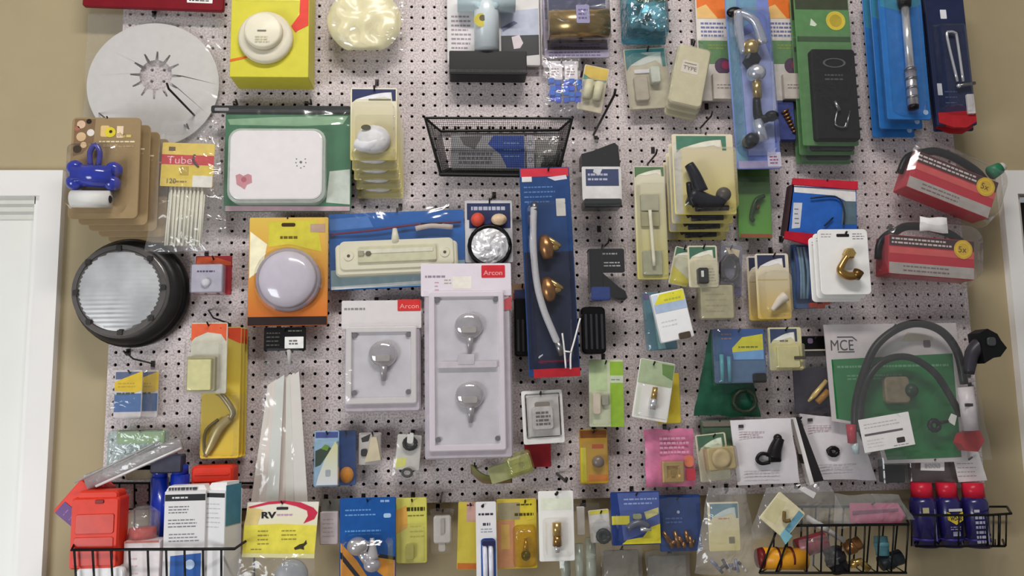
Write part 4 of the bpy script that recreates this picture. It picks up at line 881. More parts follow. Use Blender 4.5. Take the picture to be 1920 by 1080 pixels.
t.add('red_logo', t.b().rr(745, 561, 789, 583, 38.1, 39, (214, 58, 56), 2, .2).txt('Arcon', 749, 578, 9, 39.3, (246, 170, 160), w=36), 'red printed badge')
t.add('header_print', t.b().lines(645, 574, 684, 582, 1, 38.3, (140, 135, 135), 4, 1), 'small grey header print')
t.hook(716, 574, out=0, what='one bulb lamp pack')

# ================================================================ right middle
t = Thing('usb_adapter_blister', 'black socket adapter with a blue base in a clear blister under a black card', 'package', 1138, 512, 52)
t.add('card', t.b().rr(1104, 464, 1174, 510, 0, 3, plain((18, 18, 20), .4), 4).lines(1132, 470, 1166, 478, 1, 3.3, (170, 170, 170), 3).lines(1134, 488, 1170, 500, 2, 3.3, (190, 190, 190), 2.5), 'black printed card')
t.add('adapter', t.b().rr(1103, 470, 1128, 552, 3, 32, plain((18, 18, 22), .3), 4, 3).poly([(1128, 515), (1156, 540), (1168, 548), (1172, 560), (1162, 570), (1150, 562), (1128, 556)], 6, 30, plain((16, 16, 19), .35)), 'black adapter')
t.add('blue_base', t.b().rr(1104, 540, 1140, 566, 3, 34, glossy(30, 58, 128), 4, 2), 'dark blue base')
t.add('blister', t.b().loft(1090, 460, 1176, 572, 8, [(0, 2), (1, 6), (6, 40), (10, 44)], SHELL))
t.hook(1130, 462, what='black and blue adapter blister')
out_peg(1125, 470, 1130, 440, 'thin dark wire peg hook sticking up above the black adapter blister', 1.5)
t = Thing('black_plug_pack', 'glossy black ribbed plug hanging right beside the foot of the navy hose card', 'plug', 1111, 618, 60)
b = t.b().rr(1088, 576, 1134, 664, 0, 26, plain((16, 15, 17), .3), 9, 4)
t.add('body', b)
for x in (1094, 1104, 1114, 1124): t.add('rib', t.b().rr(x, 590, x + 5, 656, 26, 30, plain((52, 51, 55), .22), 2))
t.hook(1111, 580, what='black ribbed plug')
t = Thing('black_plug_pack', 'dark ribbed plug in the gap between the two bulb pack and the navy hose card', 'plug', 980, 610, 24)
t.add('body', t.b().rr(964, 560, 996, 668, 0, 26, plain((18, 17, 18), .35), 5, 3).flat(966, 542, 996, 560, 4, (60, 66, 100)))
for x in (968, 977, 986): t.add('rib', t.b().rr(x, 600, x + 5, 660, 26, 29, plain((56, 54, 56), .3), 2))
t.add('header', t.b().rr(962, 530, 996, 562, 0, 3, (150, 120, 96), 2).flat(964, 548, 994, 562, 3.4, (140, 40, 42)), 'tan and red header')
t.hook(980, 536, what='dark plug beside the two bulb pack')

t = Thing('filter_card', 'tilted white, pale blue and yellow printed card above the pegboard middle', 'package', 1262, 588, 84, rot=-11)
t.add('card', t.b().rr(1228, 545, 1292, 638, 0, 14, plain((246, 246, 246), .35, vary=.02), 3, 2).fp([(1230, 566), (1244, 548), (1290, 546), (1290, 566)], 14.4, (232, 224, 70)).flat(1229, 548, 1240, 566, 14.3, (214, 226, 238)).flat(1229, 566, 1291, 582, 14.6, (178, 196, 222)).lines(1250, 556, 1284, 564, 1, 14.8, (190, 190, 80), 3).lines(1236, 596, 1270, 612, 2, 14.6, (220, 222, 226), 2), 'white card with yellow and pale blue print')
t.add('dark_clip', t.b().rr(1262, 626, 1284, 638, 14, 20, plain((84, 72, 60), .4), 3)); t.hook(1262, 552, what='tilted white and yellow card')
t = Thing('teal_card', 'teal edged card behind the tilted white and yellow card', 'package', 1236, 600, 50, rot=-3)
t.add('card', t.b().rr(1209, 546, 1268, 656, 0, 3, plain((86, 128, 142), .35), 3).flat(1211, 548, 1222, 560, 3.3, (100, 90, 130)).fp([(1226, 570), (1240, 620), (1246, 654), (1232, 654)], 3.3, (140, 190, 190)), 'teal card')
t.add('blister', t.b().loft(1206, 544, 1272, 660, 6, [(0, 3), (1, 5), (3, 26), (6, 28)], SHELL))
t.hook(1236, 550, what='teal edged card')

GH = (78, 116, 96)
t = Thing('fuse_card', 'front small cream blister with a green swoosh header and one black fuse', 'package', 1322, 505, 92)
t.add('card', t.b().rr(1293, 458, 1350, 538, 0, 2, (216, 208, 178), 4).arc_header(1296, 461, 1346, 482, 2.3, GH).lines(1330, 500, 1345, 528, 5, 2.4, (180, 176, 150), 2), 'cream card')
t.add('fuse', t.b().rr(1308, 502, 1328, 532, 2, 16, plain((52, 50, 48), .3), 4, 2).rr(1313, 508, 1318, 520, 16, 17.5, plain((230, 230, 225), .2), 1, .3), 'black fuse')
t.add('blister', t.b().loft(1296, 486, 1348, 536, 6, [(0, 2), (1, 5), (3, 22), (6, 25)], SHELL)); t.hook(1322, 462, what='small cream fuse card')
t = Thing('beige_case', 'beige clear case hanging below the small green headed fuse card', 'package', 1340, 568, 62)
t.add('case', t.b().rr(1309, 536, 1372, 600, 0, 30, plain((180, 172, 140), .35, vary=.12), 4, 3).lines(1318, 548, 1360, 590, 4, 30.4, (168, 160, 128), 2)); t.add('blister', t.b().loft(1306, 530, 1374, 602, 6, [(0, 0), (1, 4), (2, 34), (5, 37)], SHELL))
t.hook(1340, 538, what='beige clear case')
t = Thing('yellow_wedge_card', 'pale card with a yellow corner leaning left behind the small fuse card', 'package', 1282, 498, 54, rot=14)
t.add('card', t.b().rr(1262, 462, 1300, 536, 0, 2, (206, 204, 178), 4).fp([(1264, 500), (1298, 520), (1298, 534), (1264, 534)], 2.3, (208, 196, 84)).arc_header(1264, 464, 1298, 480, 2.3, GH)); t.add('blister', t.b().loft(1263, 482, 1299, 535, 6, [(0, 2), (1, 5), (3, 22), (6, 25)], SHELL)); t.hook(1286, 464, what='pale card with yellow corner')
t = Thing('cable_coil_pack', 'dark coiled cable with cream and navy print, right of the small fuse card', 'package', 1373, 505, 46, rot=4)
t.add('card', t.b().rr(1352, 458, 1395, 556, 0, 2, (120, 118, 136), 4).fp([(1362, 462), (1390, 466), (1388, 480), (1370, 476)], 2.3, (216, 200, 160)).flat(1356, 536, 1393, 554, 2.3, (84, 66, 110)))
t.add('coil', t.b().tube([(1368 + 17 * math.cos(a * .7), 504 + 25 * math.sin(a * .7), 6 + a * .6) for a in range(27)], 3.6, plain((52, 48, 52), .35), 8), 'dark coiled cable')
t.add('film_bag', t.b().sheet(1348, 454, 1398, 560, 24, BAG, 3, 3, 8, 12)); t.hook(1373, 464, what='dark coiled cable pack')

t = Thing('bulb_blister', 'yellow blister with a navy swoosh header and a small white bulb', 'package', 1454, 535, 60)
t.add('card', t.b().rr(1421, 473, 1486, 598, 0, 2, gradient((212, 180, 88), (226, 220, 204)), 5).arc_header(1425, 476, 1479, 500, 2.3, (58, 62, 88), (238, 236, 236)).flat(1424, 522, 1482, 524, 2.4, (210, 190, 120)), 'yellow card with navy header')
t.add('small_bulb', t.b().tube([(1445, 582, 12), (1460, 564, 14), (1471, 556, 16)], [4, 8, 10], plain((232, 220, 204), .15, coat=.5), 14, 4), 'white bulb')
t.add('blister', t.b().loft(1424, 504, 1484, 596, 16, [(0, 2), (1, 7), (5, 30), (10, 35)], CLEAR)); t.hook(1454, 478, what='yellow bulb blister')
c = copy_tree(t.o); c.location += Vector((-0.006, 0.034, 0.0)); c.scale.y = .8; c['label'] = 'second yellow bulb blister hidden close behind the front navy headed one'; tag(c, group='navy headed bulb blisters'); tag(t.o, group='navy headed bulb blisters')
peg_hook(1470, 450, 40, 'thin dark wire peg hook above the yellow bulb blister', 1.5)

t = Thing('green_part_bag', 'dark green translucent bag hanging under the blue headed card', 'bag', 1358, 702, 22)
DGN = plain((28, 84, 62), .25, vary=.25, scale=30, bump=.5)
t.add('bag', t.b().sheet(0, 0, 0, 0, 8, DGN, 5, 8, 14, 16, pts=[(1336, 618), (1400, 622), (1424, 782), (1297, 776)]), 'dark green crinkled bag')
t.add('coil', t.b().tube([(1390 + 22 * math.cos(a * .6), 752 + 20 * math.sin(a * .6), 18 + a * .4) for a in range(30)], 3.4, plain((44, 56, 40), .4), 8)); t.hook(1362, 626, what='dark green bag')
t = Thing('blue_header_case', 'wide clear case with a blue card, a yellow flash and a pale blue label', 'package', 1388, 668, 56)
t.add('card', t.b().rr(1340, 616, 1440, 718, 0, 3, gradient((96, 112, 140), (44, 88, 158)), 4).flat(1342, 620, 1358, 716, 3.3, (60, 96, 136)).lines(1356, 622, 1378, 638, 2, 3.4, (150, 120, 120), 3).fp([(1376, 652), (1396, 632), (1436, 626), (1436, 656), (1376, 660)], 3.5, (220, 214, 60)).fp([(1376, 660), (1436, 656), (1436, 674), (1378, 674)], 3.7, (120, 170, 220))
      .lines(1388, 646, 1430, 655, 1, 3.9, (120, 130, 50), 3).fp([(1340, 676), (1438, 676), (1438, 716), (1340, 716)], 3.4, (92, 118, 150)), 'blue printed card')
t.add('black_part', t.b().rr(1412, 700, 1436, 718, 3, 14, BLACK, 4, 2)); t.add('inner_rod', t.b().tube([(1352, 664, 12), (1352, 716, 12)], [4, 4], plain((90, 160, 170), .3), 8).tube([(1366, 668, 12), (1366, 716, 12)], [4, 4], plain((90, 150, 170), .3), 8))
t.add('blister', t.b().loft(1336, 614, 1442, 722, 6, [(0, 3), (1, 6), (4, 32), (8, 35)], SHELL)); t.hook(1388, 620, what='blue headed clear case')
t = Thing('wire_nut_card', 'small cream card with a navy swoosh header beside the blue headed case', 'package', 1477, 652, 70)
t.add('card', t.b().rr(1444, 613, 1509, 694, 0, 2, (214, 208, 164), 4).arc_header(1448, 616, 1500, 640, 2.3, (68, 78, 106), (236, 236, 232)).lines(1466, 636, 1486, 641, 1, 2.7, (120, 118, 110), 3).fp([(1452, 648), (1506, 644), (1509, 692), (1458, 694)], 2.5, (222, 212, 150)), 'cream card')
t.add('insert', t.b().rr(1457, 648, 1500, 690, 2, 12, plain((212, 204, 150), .35), 3, 2).rr(1488, 668, 1510, 674, 12, 15, (70, 62, 30), 1)); t.add('blister', t.b().loft(1446, 642, 1508, 694, 5, [(0, 2), (1, 5), (3, 24), (6, 27)], SHELL)); t.hook(1477, 617, what='small cream navy headed card')
t = Thing('pen_pack', 'dark pack with a slanting yellow and cream pen left of the large green pack', 'package', 1525, 705, 24)
t.add('card', t.b().rr(1490, 690, 1572, 775, 0, 3, plain((56, 50, 62), .35, vary=.2), 4)); t.add('black_strip', t.b().rr(1508, 630, 1572, 668, 0, 8, BLACK, 3).flat(1512, 655, 1570, 658, 8.3, (206, 200, 180)).rr(1520, 634, 1530, 644, 8, 8.4, (130, 110, 140), 3, .1), 'black strip with a pale line')
t.add('pen', t.b().tube([(1512, 752, 12), (1524, 740, 14), (1548, 714, 16)], [2, 5, 4], plain((226, 196, 120), .25, .2), 10).tube([(1530, 754, 10), (1552, 734, 12)], [6, 7], plain((170, 120, 50), .3), 9), 'yellow and cream pen')
t.add('film_bag', t.b().sheet(1484, 660, 1576, 780, 22, BAGT, 4, 4, 10, 12)); t.hook(1530, 636, what='dark pen pack')

# large green pack with looping cable
t = Thing('trailer_cable_pack', 'large green and grey bagged pack with a black cable looping twice and red tips', 'package', 1690, 722, 52)
t.add('card', t.b().poly([(1552, 606), (1812, 606), (1812, 866), (1650, 866), (1636, 800), (1556, 786)], 0, 3, plain((208, 200, 200), .45, vary=.04)).fp([(1562, 672), (1800, 664), (1800, 858), (1656, 860), (1640, 796), (1564, 782)], 3.3, (36, 118, 62)).lines(1572, 682, 1790, 690, 1, 3.6, (110, 160, 122), 4, 1).lines(1590, 700, 1700, 712, 2, 3.6, (96, 150, 110), 3)
      .txt('MCE', 1561, 655, 20, 3.6, (62, 58, 60), w=46).poly([(1576, 629), (1606, 629), (1614, 636), (1614, 638), (1605, 631), (1576, 631)], 3.4, 3.8, (62, 58, 60)).flat(1576, 657, 1608, 659, 3.8, (62, 58, 60)).fp([(1714, 622), (1762, 632), (1762, 640), (1700, 640)], 3.6, (190, 180, 160)).rr(1744, 638, 1758, 652, 3.3, 3.7, (110, 90, 100), 3, .1), 'green and grey printed card')
CB_ = plain((26, 22, 23), .35)
t.add('outer_cable', t.b().tube([(1592, 800, 18), (1596, 752, 22), (1612, 700, 26), (1638, 650, 28), (1680, 618, 30), (1724, 608, 30), (1768, 624, 30), (1796, 664, 28), (1806, 722, 24)], 7.5, CB_, 14, 6), 'thick black cable')
t.add('inner_cable', t.b().tube([(1594, 806, 28), (1602, 746, 32), (1622, 700, 34), (1656, 674, 34), (1702, 672, 34), (1744, 700, 34), (1772, 744, 32), (1790, 780, 30)], 6.5, plain((24, 32, 27), .35), 14, 6), 'second black cable')
for x in (1582, 1612): t.add('red_tip', t.b().tube([(x, 792, 24), (x, 826, 24)], [9, 8], plain((176, 52, 66), .35), 12))
t.add('clear_tip', t.b().tube([(1586, 826, 24), (1588, 846, 24)], [8, 5], plain((190, 210, 212), .2), 12).tube([(1612, 826, 24), (1610, 846, 24)], [8, 5], plain((200, 210, 212), .2), 12), kind='stuff')
t.add('connector', t.b().rr(1656, 706, 1704, 756, 4, 18, plain((132, 120, 96), .5, vary=.2), 8, 3).ball(1706, 732, 16, 13, plain((40, 60, 46), .35)), 'brown and dark connector')
t.add('ring', t.b().tube([(1738 + 9 * math.cos(a * .63), 797 + 9 * math.sin(a * .63), 30) for a in range(11)], 5, BLACK, 8).tube([(1746, 793, 30), (1764, 790, 32)], 3, BLACK, 8), 'black ring'); t.add('ring_tag', t.b().poly([(1764, 790), (1772, 776), (1782, 780), (1776, 798)], 30, 32, WHITE), 'white tag')
t.add('red_plug', t.b().poly([(1788, 812), (1818, 806), (1826, 826), (1812, 846), (1790, 844), (1780, 830)], 14, 40, plain((186, 40, 44), .35)), 'red plug')
t.add('film_bag', t.b().sheet(0, 0, 0, 0, 40, plastic(milk=.05, rough=.14, bump=.8, scale=14), 5, 6, 22, 22, pts=[(1546, 600), (1812, 604), (1838, 862), (1556, 868)]), 'clear crinkled film')
t.hook(1680, 612, out=26, what='large green cable pack')
t = Thing('paper_tag', 'tilted white paper tag with a black bar on the large green pack', 'tag', 1668, 811, 100, rot=-8)
t.add('paper', t.b().rr(1618, 780, 1718, 842, 0, 1.5, CARDW, 1, .3).flat(1624, 808, 1700, 812, 1.8, (110, 104, 108)).lines(1626, 788, 1700, 800, 2, 1.8, (196, 190, 194), 1.6).rr(1684, 824, 1700, 834, 1.5, 1.9, (70, 66, 68), 2, .1).lines(1676, 836, 1710, 840, 1, 1.8, (160, 155, 158), 1.5).lines(1626, 818, 1662, 836, 3, 1.8, (214, 208, 210), 1.5))
t.hook(1650, 790, out=-4, what='tilted white paper tag')
t = Thing('round_plug', 'black trailer plug jutting out past the right edge of the board', 'plug', 1842, 650, 98)
t.add('plug', t.b().poly([(1822, 626), (1838, 618), (1856, 628), (1862, 640), (1872, 654), (1858, 670), (1844, 672), (1826, 682)], 0, 40, plain((18, 19, 19), .4)), 'black faceted plug')
t.add('collar', t.b().tube([(1806, 700, 20), (1816, 664, 20), (1832, 648, 20)], [9, 13, 16], plain((56, 54, 60), .35), 12, 4)); t.add('pin', t.b().rr(1834, 634, 1850, 650, 40, 44, plain((70, 72, 72), .35), 5)); t.hook(1812, 700, out=0, what='black trailer plug')
t = Thing('sleeve_tube', 'clear and grey label tube standing at the right edge of the green pack', 'package', 1812, 770, 98)
t.add('tube', t.b().tube([(1812, 726, 14), (1818, 806, 14)], [14, 15], plain((196, 188, 190), .3, vary=.1), 14).rr(1800, 756, 1816, 762, 28, 30, (70, 66, 66), 1)); t.hook(1812, 732, what='clear and grey label tube')
for nm_, pts, lab in (('instruction_card', [(1733, 862), (1778, 858), (1776, 884), (1730, 882)], 'small white instruction card under the green pack left of the dark slot'), ('instruction_card', [(1794, 858), (1842, 842), (1856, 902), (1800, 904)], 'larger white instruction card at the lower right of the green pack')):
    cx = sum(p[0] for p in pts) / 4; cy = sum(p[1] for p in pts) / 4
    t = Thing(nm_, lab, 'card', cx, cy, 44); t.add('card', t.b().poly(pts, 0, 2, CARDW).lines(pts[0][0] + 5, pts[0][1] + 8, pts[1][0] - 4, pts[2][1] - 5, 4, 2.3, (180, 174, 176), 1.6)); t.hook(cx, pts[0][1] + 3, what=lab.split(' under')[0].split(' at')[0])
t = Thing('black_block_pack', 'black block in a clear sleeve hanging between the white bags and the cards', 'package', 1668, 884, 30)
t.add('block', t.b().rr(1652, 862, 1692, 904, 0, 24, plain((34, 32, 34), .4), 3, 2)); t.add('blister', t.b().loft(1646, 852, 1698, 908, 4, [(0, 0), (1, 4), (2, 28), (4, 30)], SHELL)); t.hook(1668, 858, what='black block pack')
t = Thing('grey_sleeve_pack', 'grey clear sleeve hanging behind the small white instruction card', 'package', 1752, 880, 16)
t.add('sleeve', t.b().rr(1702, 852, 1800, 906, 0, 10, plain((128, 118, 116), .35, vary=.1), 3)); t.add('blister', t.b().loft(1700, 850, 1804, 908, 4, [(0, 0), (1, 4), (2, 16), (4, 18)], SHELL)); t.hook(1752, 856, what='grey clear sleeve')

def white_bag(lab, pts, d, part):
    cx = sum(p[0] for p in pts) / 4; cy = sum(p[1] for p in pts) / 4
    t = Thing('white_pouch', lab, 'package', cx, cy, d, group='white printed pouches'); x0, y0 = pts[0]
    t.add('pouch', t.b().sheet(0, 0, 0, 0, 6, plain((230, 224, 228), .35, vary=.03), 1.2, 5, 12, 12, fr=.03, pts=pts).poly(pts, 0, 4, CARDW), 'white pouch')
    t.add('small_print', t.b().rr(x0 + 12, y0 + 8, x0 + 22, y0 + 14, 12, 12.4, (70, 66, 70), 1, .1).lines(x0 + 12, y0 + 20, x0 + 62, y0 + 34, 3, 12.6, (186, 160, 168), 1.5).lines(x0 + 18, y0 + 92, x0 + 100, y0 + 108, 3, 12.6, (190, 184, 190), 1.5))
    part(t); t.hook((pts[0][0] + pts[1][0]) / 2, y0 + 4, out=2, what=lab.replace('white printed ', 'white ').split(' under')[0]); return t
def pa(t):
    D = plain((28, 24, 26), .35)
    t.add('clamp', t.b().tube([(1462, 822, 18), (1452, 842, 18), (1448, 858, 18)], [9, 12, 14], D, 12, 4).ball(1458, 822, 18, 8, D).rr(1440, 850, 1462, 866, 12, 22, D, 3, 2).tube([(1440, 852, 18), (1424, 850, 18), (1416, 860, 18), (1424, 868, 18), (1440, 866, 18)], 3.4, D, 9, 4), 'black clamp with a loop')
white_bag('white printed pouch with a black looped clamp', [(1374, 788), (1490, 786), (1500, 906), (1382, 908)], 58, pa)
def pb(t):
    D = plain((28, 24, 26), .35)
    t.add('small_ring', t.b().tube([(1560 + 9 * math.cos(a * .63), 846 + 7 * math.sin(a * .63), 16) for a in range(11)], 4, D, 9).tube([(1548, 842, 16), (1556, 848, 16)], 3, D, 8), 'small black ring')
white_bag('white printed pouch with a small black ring under the large green pack', [(1504, 776), (1604, 786), (1646, 900), (1530, 898)], 24, pb)
t = Thing('dark_wedge_sleeve', 'dark folded sleeve between the two white printed pouches', 'package', 1516, 842, 30, rot=-8)
t.add('sleeve', t.b().poly([(1500, 780), (1508, 780), (1530, 902), (1508, 904), (1498, 860)], 0, 20, plain((44, 40, 42), .4))); t.add('pale_edge', t.b().poly([(1494, 782), (1500, 780), (1510, 904), (1502, 906)], 4, 22, CARDW)); t.hook(1503, 786, what='dark folded sleeve')

# ================================================================ left lower
t = Thing('blue_flash_packet', 'small clear packet with a yellow and blue printed card near the board edge', 'package', 243, 738, 40)
t.add('card', t.b().rr(211, 694, 262, 784, 0, 3, plain((220, 214, 214), .4), 3).flat(213, 697, 260, 711, 3.2, (92, 104, 140)).fp([(212, 716), (236, 706), (262, 696), (262, 732), (250, 736), (212, 732)], 3.5, (234, 198, 30)).flat(212, 738, 261, 772, 3.4, (76, 112, 166)).lines(216, 734, 256, 742, 1, 3.8, (70, 84, 60), 4)
      .lines(218, 716, 252, 728, 2, 3.8, (204, 168, 30), 2.5), 'yellow and blue card')
t.add('blister', t.b().loft(205, 688, 286, 786, 8, [(0, 0), (1, 4), (6, 26), (11, 30)], SHELL))
c = copy_tree(t.o); c.location += Vector((.020, .032, 0)); c.scale.y = .8; c['label'] = 'second yellow and blue packet mostly hidden behind the front one at the board edge'; tag(c, group='yellow and blue packets'); tag(t.o, group='yellow and blue packets')
t.hook(240, 698, what='yellow and blue packets')

t = Thing('latch_blister', 'front orange headed blister with a cream square plate', 'package', 386, 672, 92)
t.add('card', t.b().rr(354, 604, 422, 738, 0, 2, (212, 208, 190), 4).fp([(355, 606), (420, 606), (420, 640), (410, 626), (385, 622), (362, 632), (355, 640)], 2.3, (226, 100, 62)), 'grey card with orange header')
t.add('plate', t.b().rr(352, 668, 404, 733, 2, 14, plain((170, 162, 128), .35), 3).rr(355, 674, 398, 731, 14, 20, plain((226, 220, 160), .35), 2, 1), 'cream square plate')
t.add('blister', t.b().loft(348, 640, 418, 740, 6, [(0, 2), (1, 6), (4, 30), (7, 34)], SHELL)); t.hook(388, 608, what='cream plate blister')
t = Thing('handle_card', 'long yellow card with an orange header and a grey folded latch handle', 'package', 412, 735, 50)
def hc(t, bare=False):
    t.add('card', t.b().rr(376, 612, 447, 858, 0, 2, gradient((236, 198, 40), (206, 188, 92)), 4).fp([(378, 614), (446, 614), (446, 644), (420, 632), (378, 640)], 2.3, (224, 84, 56)), 'yellow card with orange header')
    t.add('latch_arm', t.b().tube([(406, 736, 12), (418, 742, 16), (438, 770, 18), (434, 784, 16)], [5, 6, 6, 5], plain((152, 140, 108), .3, .3), 8, 3).tube([(434, 782, 14), (414, 800, 14), (400, 828, 12), (388, 854, 10)], [8, 9, 8, 4], plain((176, 158, 110), .3, .3), 10, 4, flat=.5).tube([(410, 786, 10), (388, 806, 10), (386, 840, 10), (390, 850, 10)], 3, plain((110, 98, 60), .35), 8, 4), 'grey-gold folded latch handle')
    t.add('blister', t.b().loft(378, 736, 446, 856, 8, [(0, 2), (1, 6), (4, 26), (8, 30)], CLEAR))
hc(t)
stack(t, 2, 1.5, 0, 18, ['second yellow latch handle card close behind the long front one', 'rearmost yellow latch handle card of the three'], 'yellow latch handle cards on one peg', .5)
t.hook(414, 618, out=44, what='orange headed latch cards')

t = Thing('plate_pack', 'clear pack with a yellow-green header card low at the board edge', 'package', 262, 832, 26)
t.add('header', t.b().rr(218, 806, 306, 832, 4, 8, gradient((196, 200, 96), (176, 182, 70)), 3, 1).flat(222, 806, 302, 810, 8.3, (110, 110, 90))); t.add('tray', t.b().loft(203, 806, 312, 876, 6, [(0, 0), (0, 2), (3, 18), (6, 20)], plastic((214, 234, 232), milk=.25, bump=.5), True), 'pale clear tray'); t.hook(262, 812, what='clear pack with the yellow-green header')
t = Thing('clear_channel', 'long clear plastic channel leaning diagonally across the lower left basket', 'channel', 252, 868, 96)
P0, P1 = (172, 900), (334, 830)
t.add('channel', t.b().tube([(166, 902, 10), (336, 834, 10)], [15, 13], plastic((225, 222, 222), milk=.35, rough=.15, bump=.5), 8, flat=.5)); t.add('edge_rib', t.b().tube([(188, 908, 22), (340, 842, 20)], [2.6, 2.2], plain((228, 226, 226), .2), 6)); t.add('edge_rib', t.b().tube([(150, 900, 22), (300, 828, 20)], [1.8, 1.8], plain((170, 166, 166), .25), 6))
t = Thing('black_clip_pack', 'dark pack lying behind the long clear channel above the basket', 'package', 318, 872, 44)
t.add('pack', t.b().rr(286, 852, 344, 886, 0, 24, plain((54, 54, 72), .35, vary=.2), 4, 3).flat(240, 872, 290, 880, 6, (120, 104, 70))); t.add('strap', t.b().rr(236, 866, 300, 898, 0, 6, plain((120, 112, 90), .4, vary=.15), 4)); t.hook(318, 856, what='dark pack behind the channel')

t = Thing('strip_bag', 'long clear bag of translucent white flat strips fanning apart at the bottom', 'bag', 532, 800, 38)
ST = plain((224, 214, 202), .3, vary=.04, scale=20)
for i, (a, b_, c_, d_) in enumerate(((506, 484, 716, 940), (516, 498, 712, 944), (522, 512, 708, 940), (532, 530, 706, 946), (540, 548, 704, 942), (549, 566, 702, 944))):
    z = 4 + (i % 3) * 4
    t.add('strip', t.b().poly([(a - 6, c_ + 6), (a + 10, c_ - 5), (b_ + 13, d_), (b_ - 11, d_)], z, z + 2.5, plain((228 + (i % 2) * 8, 220 + (i % 3) * 5, 210 + (i % 3) * 6), .28, vary=.04, scale=20)))
t.add('film_bag', t.b().sheet(0, 0, 0, 0, 20, BAGT, 4, 4, 12, 20, pts=[(500, 655), (560, 655), (582, 940), (478, 940)]), 'clear film')
t.add('bag_neck', t.b().tube([(539, 656, 10), (541, 684, 10)], [5, 3], plain((205, 200, 196), .3), 8)); t.hook(536, 664, what='long bag of white strips')

# ================================================================ lower middle
t = Thing('tube_sealant_pack', 'front blue card with a white and yellow cone tube', 'package', 617, 862, 50)
t.add('card', t.b().rr(588, 809, 634, 912, 0, 3, plain((150, 180, 204), .4, vary=.1), 3).flat(590, 811, 632, 822, 3.3, (74, 84, 140)).fp([(590, 846), (612, 836), (620, 842), (600, 872), (590, 876)], 3.4, (60, 74, 60)).fp([(608, 834), (616, 838), (612, 846), (600, 842)], 3.8, (110, 150, 60)), 'pale blue card with navy header')
t.add('cone', t.b().poly([(628, 830), (634, 836), (634, 908), (594, 908), (598, 892), (610, 860)], 3, 16, gradient((228, 230, 234), (222, 220, 160))).rr(611, 880, 620, 892, 16, 17, (170, 176, 184), 2, .3), 'white and yellow cone tube')
t.add('blister', t.b().loft(588, 826, 636, 912, 5, [(0, 3), (1, 6), (2, 24), (5, 26)], CLEAR)); t.hook(612, 813, what='front blue cone tube card')
t = Thing('orange_blob_card', 'navy blue card with an orange blob behind the cone tube card', 'package', 648, 860, 22)
t.add('card', t.b().rr(628, 808, 666, 910, 0, 3, plain((58, 88, 150), .35, vary=.15), 3)); t.add('orange_part', t.b().ball(650, 890, 10, 13, plain((226, 150, 60), .4, vary=.1), 15, 8), 'orange part'); t.add('film_bag', t.b().sheet(626, 806, 668, 912, 14, BAGT, 2, 3, 6, 10)); t.hook(648, 812, what='navy card with the orange blob')
t = Thing('small_bottle_pack', 'small pack with a beige wedge bottle right of the blue cone tube card', 'package', 693, 845, 30)
t.add('card', t.b().rr(672, 812, 714, 872, 0, 2, (196, 190, 186), 3).fp([(676, 822), (694, 814), (690, 828), (678, 830)], 2.3, (50, 48, 44)).rr(676, 842, 688, 856, 2, 6, (40, 38, 40), 4)); t.add('bottle', t.b().poly([(696, 820), (706, 820), (714, 862), (684, 866), (692, 840)], 2, 16, plain((222, 208, 176), .35)), 'beige wedge bottle'); t.add('blister', t.b().loft(672, 812, 716, 880, 6, [(0, 2), (1, 5), (2, 22), (5, 25)], SHELL)); t.hook(698, 815, what='small beige bottle pack')
t = Thing('o_ring_pack', 'small white packet with a black ring and a pale yellow corner', 'package', 765, 852, 30, rot=5)
t.add('card', t.b().rr(742, 816, 788, 882, 0, 2, (212, 208, 200), 3).fp([(742, 862), (762, 858), (762, 874), (744, 880)], 2.3, (224, 222, 120))); t.add('ring', t.b().tube([(767 + 11 * math.cos(a * .5236), 832 + 10 * math.sin(a * .5236), 8) for a in range(13)], 4, BLACK, 8), 'black ring'); t.add('valve', t.b().rr(761, 812, 773, 832, 2, 14, plain((230, 228, 222), .3), 4)); t.add('gasket', t.b().tube([(766 + 9 * math.cos(a * .5236), 886 + 7 * math.sin(a * .5236), 8) for a in range(13)], 2.6, plain((70, 70, 66), .35), 8)); t.add('film_bag', t.b().sheet(740, 812, 790, 900, 16, BAGT, 2, 3, 7, 10)); t.hook(767, 816, what='small black ring packet')

t = Thing('relay_blister', 'white framed blister card with a silver square relay', 'package', 1018, 781, 70, rot=-2)
t.add('card', t.b().rr(980, 732, 1058, 832, 0, 3, plain((238, 235, 230), .4, vary=.02), 4).loft(986, 738, 1053, 822, 4, [(0, 3.2), (2, 3.3)], (52, 48, 46), True).flat(989, 741, 1050, 818, 3.6, (206, 202, 198)), 'white card with a dark outline')
t.add('relay', t.b().rr(998, 762, 1038, 806, 4, 20, plain((206, 200, 196), .3, .2, .15, 60), 6, 3).rr(1004, 754, 1032, 764, 4, 14, plain((160, 150, 140), .3, .4), 3).lines(1004, 770, 1032, 798, 4, 20.6, (110, 106, 104), 4), 'silver square relay'); t.add('blister', t.b().loft(984, 738, 1055, 824, 8, [(0, 3), (1, 7), (6, 30), (10, 34)], CLEAR)); t.hook(1014, 738, what='silver relay blister')
t = Thing('red_tag_card', 'small dark red card peeking out below the silver relay blister', 'card', 1010, 852, 30)
t.add('card', t.b().rr(984, 826, 1034, 876, 0, 4, plain((178, 44, 56), .35), 2)); t.hook(1010, 830, what='small dark red card')
t = Thing('lying_blister', 'pale green blister lying sideways below the two bulb pack', 'package', 950, 880, 56, rot=-16)
